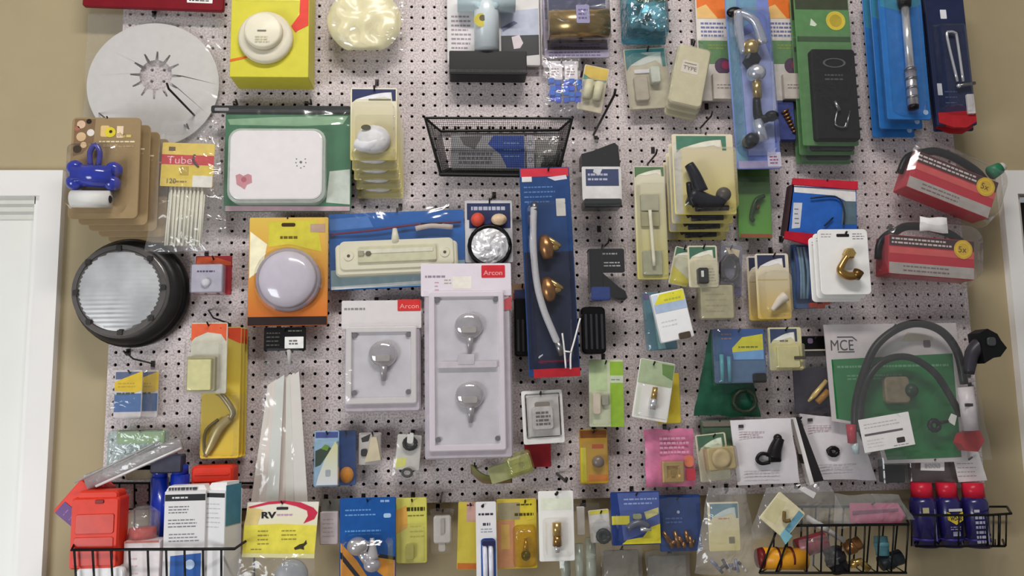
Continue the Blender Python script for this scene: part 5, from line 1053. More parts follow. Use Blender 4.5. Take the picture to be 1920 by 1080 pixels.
t.add('card', t.b().rr(916, 868, 1000, 900, 0, 4, plain((166, 168, 120), .4, vary=.15), 4)); t.add('shell', t.b().loft(950, 856, 1002, 898, 6, [(0, 4), (1, 8), (5, 30), (9, 33)], plastic((224, 226, 150), milk=.3, bump=.5)), 'yellow-green shell'); t.add('dark_part', t.b().rr(974, 876, 984, 884, 6, 20, (60, 62, 40), 3)); t.hook(975, 862, what='sideways pale green blister')
t = Thing('green_wire_bundle', 'olive green bundle of flat leads trailing below the two bulb pack', 'cable', 915, 888, 30)
for q in range(5): t.add('lead', t.b().tube([(884, 872 + q * 3, 8), (905, 890 + q * 3, 14), (935, 896 + q * 2, 14), (960, 892 + q * 3, 10)], 2.6, plain((128, 130 - q * 6, 74), .4), 8, 4, flat=.5))
t.hook(890, 872, what='olive green bundle')
t = Thing('valve_card', 'orange and yellow card with a grey valve under a brown header', 'package', 1114, 855, 34)
t.add('card', t.b().rr(1088, 806, 1142, 907, 0, 2, gradient((216, 170, 50), (170, 130, 50)), 3).flat(1090, 808, 1140, 822, 2.3, (120, 72, 36)).flat(1090, 840, 1100, 904, 2.3, (214, 206, 60)).flat(1112, 834, 1134, 842, 2.3, (184, 84, 40)).flat(1104, 890, 1140, 902, 2.4, (222, 132, 50)), 'orange and yellow card'); t.add('valve', t.b().lathe(1122, 866, [(11, 2), (11, 12), (6, 18)], plain((140, 126, 116), .35, .3), 16)); t.add('blister', t.b().loft(1092, 828, 1140, 903, 6, [(0, 2), (1, 5), (3, 22), (6, 25)], SHELL)); t.hook(1114, 810, what='orange and yellow valve card')
t = Thing('green_edge_card', 'pale green card with a lime strip down its right side', 'package', 1139, 737, 48, rot=1)
t.add('card', t.b().rr(1106, 674, 1172, 800, 0, 2, plain((206, 212, 178), .4, vary=.05), 3).flat(1146, 678, 1171, 800, 2.3, (150, 188, 66)).flat(1146, 704, 1171, 718, 2.6, (205, 214, 190)).lines(1148, 708, 1169, 716, 1, 2.8, (130, 150, 110), 2).flat(1108, 676, 1140, 732, 2.3, (190, 208, 160)), 'pale green and lime card'); t.add('part', t.b().rr(1112, 738, 1126, 776, 2, 12, plain((222, 206, 186), .4), 4).rr(1129, 740, 1142, 760, 2, 10, plain((160, 156, 140), .35), 3)); t.add('blister', t.b().loft(1106, 732, 1144, 798, 6, [(0, 2), (1, 5), (3, 24), (6, 27)], SHELL)); t.hook(1137, 680, what='pale green and lime card')
t = Thing('coax_connector_card', 'tilted white and sage card with a small brass coaxial connector', 'package', 1228, 732, 88, rot=11)
t.add('card', t.b().rr(1194, 676, 1262, 788, 0, 3, plain((240, 238, 232), .4, vary=.02), 3).flat(1195, 677, 1261, 722, 3.2, (172, 186, 150)).fp([(1236, 680), (1260, 680), (1260, 708), (1240, 700)], 3.5, (110, 140, 84)), 'white card with sage header'); t.add('connector', t.b().tube([(1228, 726, 12), (1228, 748, 12)], [5, 6], BRASS, 12).tube([(1228, 748, 12), (1228, 768, 12)], [8, 7], CHROME, 8), 'brass and chrome connector'); t.add('blister', t.b().loft(1196, 720, 1260, 786, 6, [(0, 3), (1, 6), (4, 26), (8, 29)], CLEAR)); t.hook(1228, 682, what='tilted coaxial connector card')
t = Thing('yellow_slip_card', 'yellow card edge showing behind the tilted coaxial connector card', 'card', 1256, 755, 50)
t.add('card', t.b().rr(1232, 700, 1278, 794, 0, 4, plain((206, 184, 60), .4), 3)); t.hook(1250, 704, what='yellow slip card')
t = Thing('pink_bead_bag', 'pink and magenta printed bag with a golden square tile', 'bag', 1256, 855, 46)
t.add('bag', t.b().sheet(1210, 806, 1304, 912, 6, plain((222, 120, 160), .25, vary=.25, scale=40), 3, 8, 12, 12).fp([(1212, 860), (1302, 860), (1302, 904), (1212, 906)], 3, (206, 80, 110)), 'pink crinkled bag')
t.add('print', t.b().lines(1236, 818, 1296, 852, 4, 18.5, (238, 170, 200), 4).rr(1282, 854, 1300, 876, 16, 17, (236, 130, 90), 8, .3).rr(1284, 878, 1302, 900, 16, 17, (206, 50, 70), 3, .3), 'pale pink lettering')
t.add('tile', t.b().loft(1238, 864, 1279, 903, 2, [(0, 14), (0, 24), (2, 26), (8, 26), (10, 20)], plain((206, 176, 116), .25, .5), True).rr(1254, 876, 1264, 890, 20, 25, BRASS, 3), 'golden square tile'); t.add('film_bag', t.b().sheet(1208, 798, 1308, 914, 28, BAGT, 3, 4, 10, 10)); t.hook(1256, 806, what='pink printed bag')
t = Thing('cream_disc_card', 'green headed card with a cream cast disc in a boxy blister', 'package', 1343, 860, 52, rot=-5)
t.add('card', t.b().rr(1311, 814, 1370, 902, 0, 2, (214, 208, 180), 4).arc_header(1314, 816, 1366, 842, 2.3, (80, 112, 90), (222, 236, 214)), 'cream card with green header'); t.add('disc_box', t.b().rr(1322, 838, 1374, 880, 2, 34, plain((190, 170, 120), .35, vary=.1), 4, 3).lathe(1346, 858, [(18, 34), (18, 38), (12, 40), (8, 38)], plain((200, 178, 134), .35), 24), 'cream-brown cast disc'); t.add('blister', t.b().loft(1312, 834, 1378, 906, 6, [(0, 2), (1, 5), (3, 42), (6, 45)], SHELL)); t.hook(1341, 818, what='cream disc card')
t = Thing('green_foil_sleeve', 'dark green sleeve behind the cream disc card and the white pouch', 'package', 1350, 815, 18)
t.add('sleeve', t.b().rr(1316, 788, 1382, 850, 0, 10, plain((88, 112, 90), .35, vary=.15), 3)); t.add('fold', t.b().rr(1318, 790, 1380, 800, 10, 13, plain((130, 120, 110), .35), 2)); t.hook(1350, 792, what='dark green sleeve')

# ================================================================ bottom row and baskets
t = Thing('rv_card', 'yellow and white hang card with a red swoosh and RV lettering over a clear bag', 'package', 525, 994, 96, rot=1)
t.add('card', t.b().poly([(461, 944), (594, 944), (588, 1048), (454, 1044)], 0, 2, gradient((238, 228, 150), (240, 232, 220))).fp([(456, 986), (520, 984), (591, 988), (588, 1040), (455, 1036)], 2.3, (236, 222, 82)).fp([(462, 952), (490, 958), (480, 986), (456, 986)], 2.4, (226, 200, 130))
      .fp([(463, 952), (500, 943), (528, 941), (560, 945), (584, 955), (592, 964), (586, 976), (566, 984), (574, 970), (572, 960), (552, 952), (528, 946), (500, 948), (466, 955)], 2.7, (206, 48, 76))
      .txt('RV', 487, 973, 11, 2.9, (34, 30, 34), w=28, bold=.04).rr(515, 953, 537, 958, 2.6, 3, (44, 40, 44), 2, .1).lines(516, 965, 548, 970, 1, 2.9, (200, 150, 190), 2.5).lines(482, 993, 504, 1024, 4, 2.9, (150, 140, 60), 2).lines(526, 993, 556, 1016, 3, 2.9, (150, 140, 60), 2).lines(470, 1028, 492, 1032, 1, 2.9, (140, 130, 70), 1.6)
      .fp([(550, 1028), (560, 1022), (568, 1020), (572, 1014), (574, 1021), (568, 1026), (569, 1032), (562, 1030), (552, 1032)], 3, (60, 54, 30)), 'yellow and white printed card')
t.add('grey_part', t.b().lathe(548, 1078, [(30, 0), (30, 14), (22, 20)], plain((150, 152, 156), .3), 24)); t.add('film_bag', t.b().sheet(452, 1036, 592, 1120, 18, BAG, 4, 6, 14, 10)); t.hook(527, 944, what='RV lettered card')
t = Thing('grey_white_pack', 'small pale grey pack squeezed between the RV card and the blue bulb card', 'package', 618, 982, 50)
t.add('pack', t.b().rr(600, 960, 634, 1020, 0, 14, plain((196, 184, 186), .35), 3, 2).lines(606, 970, 628, 1008, 5, 14.3, (172, 160, 164), 1.6)); t.add('header', t.b().rr(600, 938, 640, 962, 0, 4, plain((104, 104, 96), .4, vary=.2), 3)); t.hook(618, 944, what='small pale grey pack')
t = Thing('bulb_card', 'large blue card with orange corners and two silvery light bulbs', 'package', 688, 1010, 62)
t.add('card', t.b().rr(636, 936, 741, 1100, 0, 3, plain((30, 86, 158), .35, vary=.08), 3).fp([(638, 1018), (668, 1050), (700, 1098), (638, 1098)], 3.3, (222, 148, 50)).fp([(739, 1046), (700, 1040), (690, 1060), (739, 1096)], 3.3, (226, 152, 48)).fp([(638, 1034), (690, 1098), (680, 1098), (638, 1046)], 3.6, (36, 34, 44)).fp([(712, 1040), (740, 1046), (740, 1052), (706, 1046)], 3.6, (36, 34, 44))
      .lines(646, 954, 704, 972, 2, 3.4, (110, 160, 214), 2.5).lines(646, 992, 724, 1002, 1, 3.4, (90, 150, 214), 3).lines(712, 940, 732, 946, 1, 3.4, (150, 180, 224), 4).rr(718, 966, 732, 974, 3, 3.4, (170, 200, 232), 3, .1), 'blue card with orange corners')
t.add('bulb', t.b().ball(672, 1022, 20, 20, plain((196, 190, 190), .12, .4), 17).tube([(680, 1034, 18), (688, 1052, 16)], [10, 7], CHROME, 12), 'silvery bulb')
t.add('bulb', t.b().ball(699, 1056, 22, 16, plain((200, 196, 202), .12, .4), 13).tube([(699, 1046, 20), (699, 1024, 18), (698, 1008, 18)], [12, 7, 4], plain((206, 200, 200), .2, .3), 14, 3), 'silvery reflector bulb')
t.add('blister', t.b().loft(640, 1000, 738, 1098, 18, [(0, 3), (1, 8), (8, 44), (16, 50)], CLEAR)); t.hook(688, 940, what='blue bulb card')
t = Thing('yellow_key_card', 'narrow yellow-green card with black lettering right of the blue bulb card', 'package', 771, 995, 46)
t.add('card', t.b().rr(742, 936, 800, 1056, 0, 2, plain((212, 206, 100), .4, vary=.06), 4).fp([(742, 958), (762, 950), (764, 990), (742, 1002)], 2.3, (226, 170, 80)).lines(762, 952, 796, 962, 1, 2.6, (60, 56, 20), 7, 1).lines(764, 966, 796, 972, 1, 2.6, (120, 116, 50), 2).lines(768, 984, 795, 1012, 3, 2.6, (184, 178, 80), 2), 'yellow-green card'); t.add('part', t.b().rr(760, 1020, 776, 1048, 2, 10, plain((176, 168, 84), .35), 4)); t.add('blister', t.b().loft(748, 984, 798, 1054, 6, [(0, 2), (1, 5), (3, 22), (6, 25)], SHELL)); t.hook(772, 940, what='narrow yellow-green card')
t = Thing('white_plug_pack', 'small white plug part hanging alone in front of the brown wall', 'plug', 828, 998, 40)
t.add('plug', t.b().rr(813, 968, 846, 1018, 0, 16, plain((206, 198, 192), .35), 5, 3).rr(822, 1016, 836, 1034, 2, 12, plain((190, 182, 172), .35), 4, 2).rr(826, 972, 834, 1000, 16, 19, plain((176, 168, 162), .35), 2)); t.add('blister', t.b().loft(804, 956, 854, 1040, 8, [(0, 0), (1, 4), (4, 24), (8, 28)], SHELL)); t.hook(830, 960, what='small white plug')
out_peg(829, 924, 832, 946, 'bright tipped wire peg hook above the small white plug', 1.6)
t = Thing('yellow_strip_card', 'yellow card with an orange foot left of the tall white and blue card', 'package', 874, 1006, 42, rot=2)
t.add('card', t.b().rr(858, 944, 896, 1068, 0, 3, plain((208, 190, 76), .4, vary=.05), 3).flat(874, 944, 895, 980, 3.3, (200, 160, 150)).flat(859, 1056, 895, 1067, 3.4, (196, 112, 54)).lines(874, 946, 890, 954, 1, 3.6, (120, 50, 60), 3)); t.hook(882, 948, what='yellow orange footed card')
t = Thing('cue_brush_card', 'tall narrow white and blue card with two white rods', 'package', 913, 1024, 74)
t.add('card', t.b().rr(893, 944, 932, 1110, 0, 3, plain((238, 234, 236), .4, vary=.02), 3).disc(906, 952, 3, 3.4, (30, 30, 30), n=10).lines(898, 964, 926, 970, 1, 3.3, (60, 60, 70), 4).lines(906, 981, 920, 990, 1, 3.3, (70, 72, 84), 5, 1).lines(902, 992, 926, 1002, 2, 3.3, (160, 164, 174), 2)
      .loft(901, 1011, 930, 1110, 8, [(0, 3.2), (1, 3.6)], glossy(46, 84, 156), True), 'white and blue card')
for x in (909, 920): t.add('rod', t.b().tube([(x, 1022, 10), (x + 1, 1110, 10)], 4.6, plain((228, 228, 240), .25), 12), 'white rod')
t.add('rod_cap', t.b().rr(904, 1014, 928, 1023, 4, 16, (44, 44, 84), 3)); t.hook(906, 950, what='tall white and blue card', out=8)
t = Thing('yellow_blister', 'amber yellow blister with a pinkish side panel and a dark round stud', 'package', 970, 1000, 56)
t.add('card', t.b().rr(932, 938, 1008, 1066, 0, 2, plain((216, 192, 74), .4, vary=.08), 3).flat(933, 977, 966, 1064, 2.3, (196, 140, 104)).flat(940, 985, 956, 1030, 2.5, (206, 168, 96)).flat(934, 945, 976, 976, 2.4, (160, 150, 120)).fp([(976, 945), (990, 940), (1004, 940), (1004, 976), (990, 978)], 2.6, (218, 200, 62)).lines(966, 962, 1004, 972, 1, 2.9, (80, 70, 20), 5).lines(970, 946, 1000, 952, 1, 2.9, (90, 80, 30), 3), 'yellow card')
t.add('stud', t.b().ball(985, 1040, 14, 9, plain((80, 72, 60), .15, .5), 10).tube([(986, 1010, 8), (985, 1034, 12)], [3, 6], BRASS, 10), 'dark round stud'); t.add('blister', t.b().loft(962, 986, 1007, 1064, 10, [(0, 2), (1, 6), (5, 28), (9, 32)], plastic((240, 220, 120), milk=.08, bump=.6))); t.hook(985, 942, what='amber yellow blister')
t = Thing('white_connector_card', 'front bright white card with one brass and chrome barrel connector at the bottom', 'package', 1044, 985, 104)
t.add('card', t.b().rr(1011, 923, 1078, 1052, 0, 3, plain((246, 244, 238), .35, vary=.02), 3).disc(1045, 929, 3, 3.4, (30, 30, 30), n=10).flat(1016, 936, 1074, 958, 3.2, (236, 240, 218)), 'white card')
t.add('connector', t.b().tube([(1044, 980, 12), (1044, 1004, 12)], [8.5, 8.5], BRASS, 14).tube([(1044, 1004, 12), (1044, 1022, 12)], [7.5, 9], plain((170, 130, 70), .25, .9), 14).tube([(1044, 1022, 12), (1044, 1034, 12)], [8, 5], CHROME, 14), 'brass and chrome connector'); t.add('blister', t.b().loft(1018, 972, 1070, 1046, 8, [(0, 3), (1, 7), (6, 26), (10, 30)], CLEAR))
stack(t, 1, 3, 5, 26, ['white card just behind the bright white barrel connector card'], 'bright white barrel connector cards', .5); t.hook(1045, 927, what='bright white connector cards', out=10, w=2.4)
out_peg(1044, 888, 1045, 924, 'thick black wire peg hook rising above the bright white connector card', 2.8)
t = Thing('clear_tube_pack', 'clear tubes hanging low behind the bright white connector card', 'package', 1092, 1040, 30)
for x, w in ((1060, 9), (1086, 8), (1108, 10)): t.add('tube', t.b().tube([(x, 1020 if x != 1108 else 1010, 12), (x, 1110, 12)], w, plain((170, 176, 160), .2, vary=.2), 12))
t.add('white_stick', t.b().rr(1083, 952, 1098, 1004, 10, 16, plain((222, 216, 208), .4), 2)); t.add('film_bag', t.b().sheet(1048, 944, 1124, 1110, 26, BAGT, 4, 5, 10, 14)); t.hook(1090, 948, what='clear tube pack')
t = Thing('ring_gasket_pack', 'pale card with a black round gasket and a yellow top edge', 'package', 1128, 1004, 66, rot=-4)
t.add('card', t.b().rr(1108, 958, 1148, 1018, 0, 3, plain((214, 210, 204), .4), 3).flat(1110, 959, 1146, 966, 3.3, (216, 206, 90)).disc(1129, 990, 15, 3.3, (196, 194, 192))); t.add('gasket', t.b().tube([(1132 + 10 * math.cos(a * .5236), 1006 + 10 * math.sin(a * .5236), 9) for a in range(13)], 5, plain((48, 54, 52), .35), 9).disc(1132, 1006, 8, 8, (60, 74, 68)), 'black gasket'); t.add('blister', t.b().loft(1106, 980, 1150, 1042, 8, [(0, 0), (1, 6), (4, 28), (8, 32)], SHELL)); t.hook(1128, 962, what='black gasket card')
t = Thing('blue_yellow_card', 'navy and bright yellow card with a silver key-like tool', 'package', 1195, 974, 80)
t.add('card', t.b().rr(1147, 924, 1241, 1022, 0, 3, plain((42, 64, 128), .35, vary=.08), 3).fp([(1160, 926), (1240, 926), (1240, 990), (1170, 1014), (1166, 980)], 3.2, (84, 100, 160)).fp([(1222, 990), (1240, 984), (1240, 1020), (1166, 1020), (1176, 1012), (1206, 1008)], 3.5, (224, 212, 54)).flat(1148, 968, 1182, 984, 3.6, (214, 204, 70)).fp([(1210, 962), (1238, 954), (1238, 966), (1214, 976)], 3.6, (206, 200, 130)).lines(1172, 934, 1236, 950, 2, 3.6, (150, 168, 210), 3), 'navy and yellow card')
t.add('tool', t.b().tube([(1176, 990, 10), (1196, 980, 12), (1218, 988, 12)], [6, 7, 5], plain((110, 114, 128), .3, .3), 10, 3).tube([(1200, 992, 12), (1220, 992, 12)], [4, 4], CHROME, 8).rr(1188, 964, 1204, 974, 4, 12, plain((150, 156, 120), .4), 3), 'silver tool'); t.add('blister', t.b().loft(1152, 958, 1238, 1016, 8, [(0, 3), (1, 6), (4, 26), (8, 30)], CLEAR)); t.hook(1195, 928, what='navy and bright yellow card')
t = Thing('dark_blue_card', 'dark blue card with brown parts behind the navy and yellow card', 'package', 1272, 985, 44)
t.add('card', t.b().rr(1238, 930, 1318, 1034, 0, 3, plain((44, 70, 128), .35, vary=.18), 3).disc(1275, 962, 3, 3.4, (190, 200, 230), n=8).lines(1250, 970, 1286, 984, 2, 3.3, (86, 114, 176), 3)); b = t.b()
for i in range(9): b.tube([(1244 + i * 7, 996 + (i % 3) * 10, 8), (1254 + i * 6, 1016 + (i % 2) * 10, 10)], 4, BRONZE, 8)
t.add('brown_parts', b, 'brown metal parts', kind='stuff'); t.add('film_bag', t.b().sheet(1236, 934, 1316, 1036, 16, BAGT, 3, 4, 8, 10)); t.hook(1272, 936, what='dark blue card')
t = Thing('teal_header_bag', 'large crinkled clear bag with a teal headed cream card inside', 'bag', 1362, 992, 84)
t.add('card', t.b().rr(1331, 944, 1391, 1034, 0, 2, gradient((224, 208, 130), (226, 216, 184)), 3).arc_header(1335, 947, 1389, 974, 2.3, (70, 124, 142), (206, 222, 220)).lines(1350, 972, 1374, 976, 1, 2.8, (200, 130, 120), 2).rr(1369, 1008, 1380, 1020, 2.3, 2.8, (106, 92, 30), 1, .1), 'teal headed cream card'); b = t.b()
for i in range(12): b.tube([(1330 + i * 6, 1048 + (i % 4) * 6, 4), (1342 + i * 5, 1058 + (i % 3) * 7, 8)], 3, plain(random.choice([(200, 195, 190), (90, 80, 110), (130, 136, 170), (60, 50, 60)]), .3, .2), 7)
t.add('small_parts', b, 'grey small parts', kind='stuff'); t.add('film_bag', t.b().sheet(0, 0, 0, 0, 14, FILMY, 6, 10, 20, 20, pts=[(1330, 915), (1402, 918), (1424, 1082), (1296, 1070)]), 'crinkled clear film'); t.hook(1364, 924, what='bag of the teal headed card')

def basket_wire(t, P, w, c=BLACKW): return t.b().tube(P, w, c, 6, photo=True)
t = Thing('wire_basket', 'black wire basket with a low front rim, full of bottles and boxes', 'basket', 290, 1010, 0, zf=0)
t.add('front_rim', basket_wire(t, [(196, 906, 6), (134, 1031, 150), (440, 1029, 150), (476, 1004, 60), (478, 906, 6)], 2.6))
t.add('back_rim', basket_wire(t, [(196, 906, 6), (478, 906, 6)], 2.2)); t.add('back_rail', basket_wire(t, [(196, 955, 6), (478, 955, 6)], 1.8))
for i in range(11): t.add('back_wire', basket_wire(t, [(196 + i * 28, 906, 6), (197 + i * 28, 1100, 6)], 1.7))
for i in range(9): t.add('front_wire', basket_wire(t, [(139 + i * 34.5, 1031, 150), (146 + i * 33.6, 1140, 148), (200 + i * 28, 1100, 6)], 2.0))
t.add('bottom_tray', t.b().poly([(140, 1135), (440, 1135), (440, 1140), (140, 1140)], 6, 150, BLACKW))
RED = plain((224, 56, 34), .42, vary=.05)
t = Thing('red_bottle', 'upright red-orange rectangular bottle in the front of the lower left basket', 'bottle', 178, 996, 96, zf=40)
t.add('body', t.b().rr(134, 934, 222, 1064, 0, 44, RED, 6, 4).rr(144, 964, 214, 1000, 44, 46, plain((206, 56, 36), .3), 4).rr(142, 1006, 214, 1058, 44, 45.5, plain((206, 52, 36), .3), 4)); t.add('shoulder', t.b().rr(142, 922, 218, 940, 4, 40, RED, 8, 4)); t.add('cap', t.b().rr(178, 938, 194, 945, 44, 46, plain((130, 24, 18), .4), 2))
t = Thing('red_bottle', 'red-orange bottle with a purple label leaning out at the left of the basket', 'bottle', 152, 952, 60, rot=-50, zf=30)
t.add('body', t.b().rr(118, 918, 196, 990, 0, 40, RED, 5, 4)); t.add('neck', t.b().rr(196, 932, 212, 972, 4, 34, plain((196, 40, 30), .3), 6, 3)); t.add('purple_label', t.b().rr(120, 924, 146, 966, 40, 41, plain((92, 42, 120), .35), 2, .2).lines(126, 932, 142, 960, 2, 41.3, (150, 110, 170), 2), 'purple label')
t = Thing('red_bottle', 'red ribbed bottle at the back of the basket behind the white medicine-like boxes', 'bottle', 402, 920, 30, zf=20)
t.add('body', t.b().rr(364, 872, 440, 1060, 0, 40, RED, 8, 5)); t.add('ribs', t.b().rr(370, 886, 434, 890, 40, 42, RED, 2).rr(370, 898, 434, 902, 40, 42, RED, 2).rr(370, 910, 434, 914, 40, 42, RED, 2), kind='stuff')
for x0, x1, y0, lab in ((283, 315, 882, 'left blue bottle of the pair behind the white printed box'), (320, 354, 876, 'right blue bottle of the pair behind the white printed box')):
    t = Thing('blue_bottle', lab, 'bottle', (x0 + x1) / 2, 940, 28, group='blue bottles in the basket', zf=18); c = (x0 + x1) / 2
    m = plain((22, 56, 186), .2, vary=.06, coat=.4)
    t.add('body', t.b().tube([(c, y0 + 14, 20), (c, 1060, 20)], [(x1 - x0) / 2, (x1 - x0) / 2], m, 20)); t.add('cap', t.b().tube([(c, y0 - 4, 20), (c, y0 + 14, 20)], [(x1 - x0) / 2 - 3, (x1 - x0) / 2 - 2], plain((34, 60, 170), .25), 18))
t = Thing('white_box', 'white printed box with a black band standing in the basket', 'box', 346, 980, 92, zf=38)
t.add('carton', t.b().rr(308, 922, 384, 1090, 0, 38, plain((226, 222, 222), .4, vary=.02), 2).poly([(308, 924), (384, 922), (379, 912), (314, 913)], 6, 34, CARDW).flat(309, 928, 383, 940, 38.3, (30, 30, 32)).lines(314, 914, 372, 922, 1, 36, (60, 62, 66), 5).lines(322, 931, 352, 937, 1, 38.6, (220, 220, 220), 3).lines(316, 948, 356, 964, 3, 38.4, (120, 120, 124), 2).lines(316, 972, 370, 990, 3, 38.4, (120, 120, 124), 2).lines(318, 998, 376, 1016, 3, 38.4, (130, 130, 134), 2)
      .fp([(322, 1040), (378, 1036), (378, 1080), (322, 1080)], 38.4, (40, 92, 170)).disc(358, 1056, 9, 38.8, (190, 210, 240)), 'white printed carton')
t = Thing('white_box', 'narrow white box with a teal side turned at the right end of the basket', 'box', 426, 970, 84, yaw=-22, zf=38)
t.add('carton', t.b().rr(400, 920, 446, 1090, 0, 50, plain((226, 224, 224), .4, vary=.02), 2).flat(401, 924, 445, 932, 50.3, (30, 32, 34)).lines(406, 940, 438, 990, 6, 50.3, (186, 188, 192), 1.6), 'white carton')
t.add('teal_side', t.b().box(445.8, 910, 447, 984, 4, 48, (72, 130, 150)), 'teal printed side'); t.add('top_flap', t.b().poly([(401, 920), (446, 920), (446, 904), (412, 906)], 10, 46, CARDW))
t = Thing('clear_jar', 'clear plastic jar with red contents between the red bottle and the white box', 'jar', 268, 985, 70, zf=25)
t.add('contents', t.b().tube([(266, 990, 20), (266, 1012, 20)], [24, 26], plain((206, 70, 60), .4, vary=.2), 16), 'red contents'); t.add('jar_wall', t.b().tube([(268, 950, 22), (268, 962, 22), (266, 1012, 22)], [12, 29, 30], plastic(milk=.10, bump=.6), 20), 'clear wall')
t = Thing('red_cap_box', 'low white box with a reddish top edge below the clear jar', 'box', 268, 1046, 88, zf=30)
t.add('carton', t.b().rr(234, 1014, 300, 1090, 0, 34, plain((232, 222, 222), .4), 3).flat(236, 1014, 298, 1018, 34.3, (200, 120, 110)).lines(246, 1040, 262, 1080, 3, 34.3, (214, 180, 184), 3))
t = Thing('white_jug', 'white jug top just visible below the upright red-orange bottle', 'jug', 185, 1082, 128, zf=8)
t.add('jug', t.b().rr(145, 1064, 232, 1130, 0, 12, plain((234, 232, 232), .4), 10, 3)); t.add('cap', t.b().rr(170, 1060, 190, 1068, 2, 10, plain((222, 214, 214), .4), 3))

t = Thing('wire_basket', 'black wire basket of small fittings at the lower right under the pink bag', 'basket', 1570, 1030, 0, zf=0)
t.add('front_rim', basket_wire(t, [(1452, 950, 6), (1460, 986, 110), (1704, 983, 110), (1690, 950, 6)], 2.4)); t.add('bottom_rim', basket_wire(t, [(1424, 1074, 110), (1700, 1074, 110)], 2.2)); t.add('back_rim', basket_wire(t, [(1452, 950, 6), (1690, 950, 6)], 2.2))
for i in range(10): t.add('front_wire', basket_wire(t, [(1460 + i * 27, 985, 110), (1424 + i * 30.6 if i < 2 else 1460 + (i - 0) * 26.4, 1074, 110), (1450 + i * 25, 1060, 6), (1452 + i * 26, 950, 6)], 1.8))
t.add('side_wire', basket_wire(t, [(1460, 986, 110), (1424, 1074, 110)], 1.8))
t = Thing('orange_canister', 'short orange canister with dark red ends lying in the lower right basket', 'canister', 1472, 1048, 60, zf=30)
t.add('body', t.b().tube([(1430, 1046, 26), (1512, 1050, 26)], [20, 20], plain((230, 158, 40), .3, vary=.06), 22), 'orange body')
for x in (1456, 1482): t.add('dark_band', t.b().tube([(x, 1047, 26), (x + 4, 1047, 26)], [20.6, 20.6], plain((96, 30, 26), .35), 22))
t.add('end_cap', t.b().tube([(1420, 1046, 26), (1431, 1046, 26)], [17, 20], plain((110, 30, 30), .35), 18))
t = Thing('red_film_roll', 'dark red and clear wrapped roll above the orange canister', 'roll', 1525, 1024, 50, rot=-10, zf=30)
t.add('roll', t.b().tube([(1496, 1024, 24), (1552, 1020, 24)], [18, 18], plain((150, 56, 66), .25, vary=.25, scale=30), 18)); t.add('film', t.b().sheet(1494, 1004, 1560, 1062, 46, BAG, 4, 4, 8, 8))
for nm_, lab, x, y, pts, r, m in (('brass_fitting', 'brass threaded fitting in the middle of the lower right basket', 1600, 1022, [(1584, 1030, 30), (1612, 1016, 34)], 12, BRONZE), ('brass_fitting', 'brass elbow fitting deepest in the lower right basket', 1612, 1054, [(1592, 1058, 30), (1612, 1052, 34), (1626, 1066, 34)], 7, BRASS), ('teal_fitting', 'teal and white fitting near the right end of the lower basket', 1652, 1022, [(1652, 1006, 30), (1652, 1040, 34)], 12, plain((96, 150, 160), .3)), ('white_rod', 'white plastic rod slanting through the lower right basket', 1530, 988, [(1504, 966, 54), (1576, 1012, 44)], 5, plain((222, 218, 214), .3)), ('black_fitting', 'black rubber fitting at the centre of the lower right basket', 1570, 1050, [(1560, 1030, 30), (1576, 1070, 30)], 17, plain((34, 34, 40), .35)), ('black_fitting', 'black fitting at the right end of the lower right basket', 1676, 1052, [(1650, 1056, 30), (1690, 1044, 30)], 14, plain((36, 42, 46), .35))):
    t = Thing(nm_, lab, 'fitting', x, y, 26, zf=30)
    t.add('body', t.b().tube(pts, r, m, 14)); t.add('collar', t.b().tube([tuple(Vector(pts[0]).lerp(Vector(pts[1]), .3)), tuple(Vector(pts[0]).lerp(Vector(pts[1]), .55))], r * 1.25, m, 6))
t = Thing('tilted_cream_card', 'cream card turned corner down with a teal tip in front of the basket', 'package', 1470, 970, 118, rot=42)
t.add('card', t.b().rr(1438, 936, 1502, 1000, 0, 2, (226, 216, 178), 4).fp([(1488, 940), (1500, 940), (1500, 998), (1488, 998)], 2.3, (110, 160, 180)).fp([(1440, 950), (1460, 944), (1470, 990), (1442, 994)], 2.2, (214, 206, 160)), 'cream card'); t.add('hook_part', t.b().tube([(1466, 960, 6), (1476, 974, 8), (1484, 966, 8)], 3.5, plain((110, 90, 50), .4), 8, 3), 'brown hook'); t.add('teal_tip', t.b().poly([(1488, 985), (1506, 985), (1506, 1006), (1488, 1000)], 3, 5, (130, 190, 206)))
t = Thing('clear_fitting_bag', 'crinkled clear bag spread behind the tilted cream card and over the basket', 'bag', 1505, 955, 90)
t.add('film', t.b().sheet(0, 0, 0, 0, 4, FILMY, 6, 8, 22, 14, pts=[(1440, 915), (1560, 905), (1600, 985), (1400, 1010)]), 'crinkled clear film'); t.add('white_scrap', t.b().poly([(1500, 918), (1512, 914), (1534, 926), (1528, 936)], 8, 10, CARDW)); t.hook(1500, 915, what='crinkled clear bag over the basket')
t = Thing('pink_header_bag', 'flat clear bag with a pink printed header lying across the lower right basket', 'bag', 1640, 958, 96)
t.add('header', t.b().poly([(1598, 944), (1690, 946), (1704, 970), (1690, 984), (1596, 980)], 0, 4, plain((190, 96, 128), .3, vary=.15)).fp([(1600, 958), (1690, 956), (1690, 962), (1600, 966)], 4.3, (120, 40, 80)), 'pink printed header'); t.add('film', t.b().sheet(0, 0, 0, 0, 10, FILMY, 5, 6, 18, 10, pts=[(1566, 925), (1690, 930), (1716, 975), (1560, 990)]), 'clear film'); t.hook(1640, 946, what='pink headed bag')

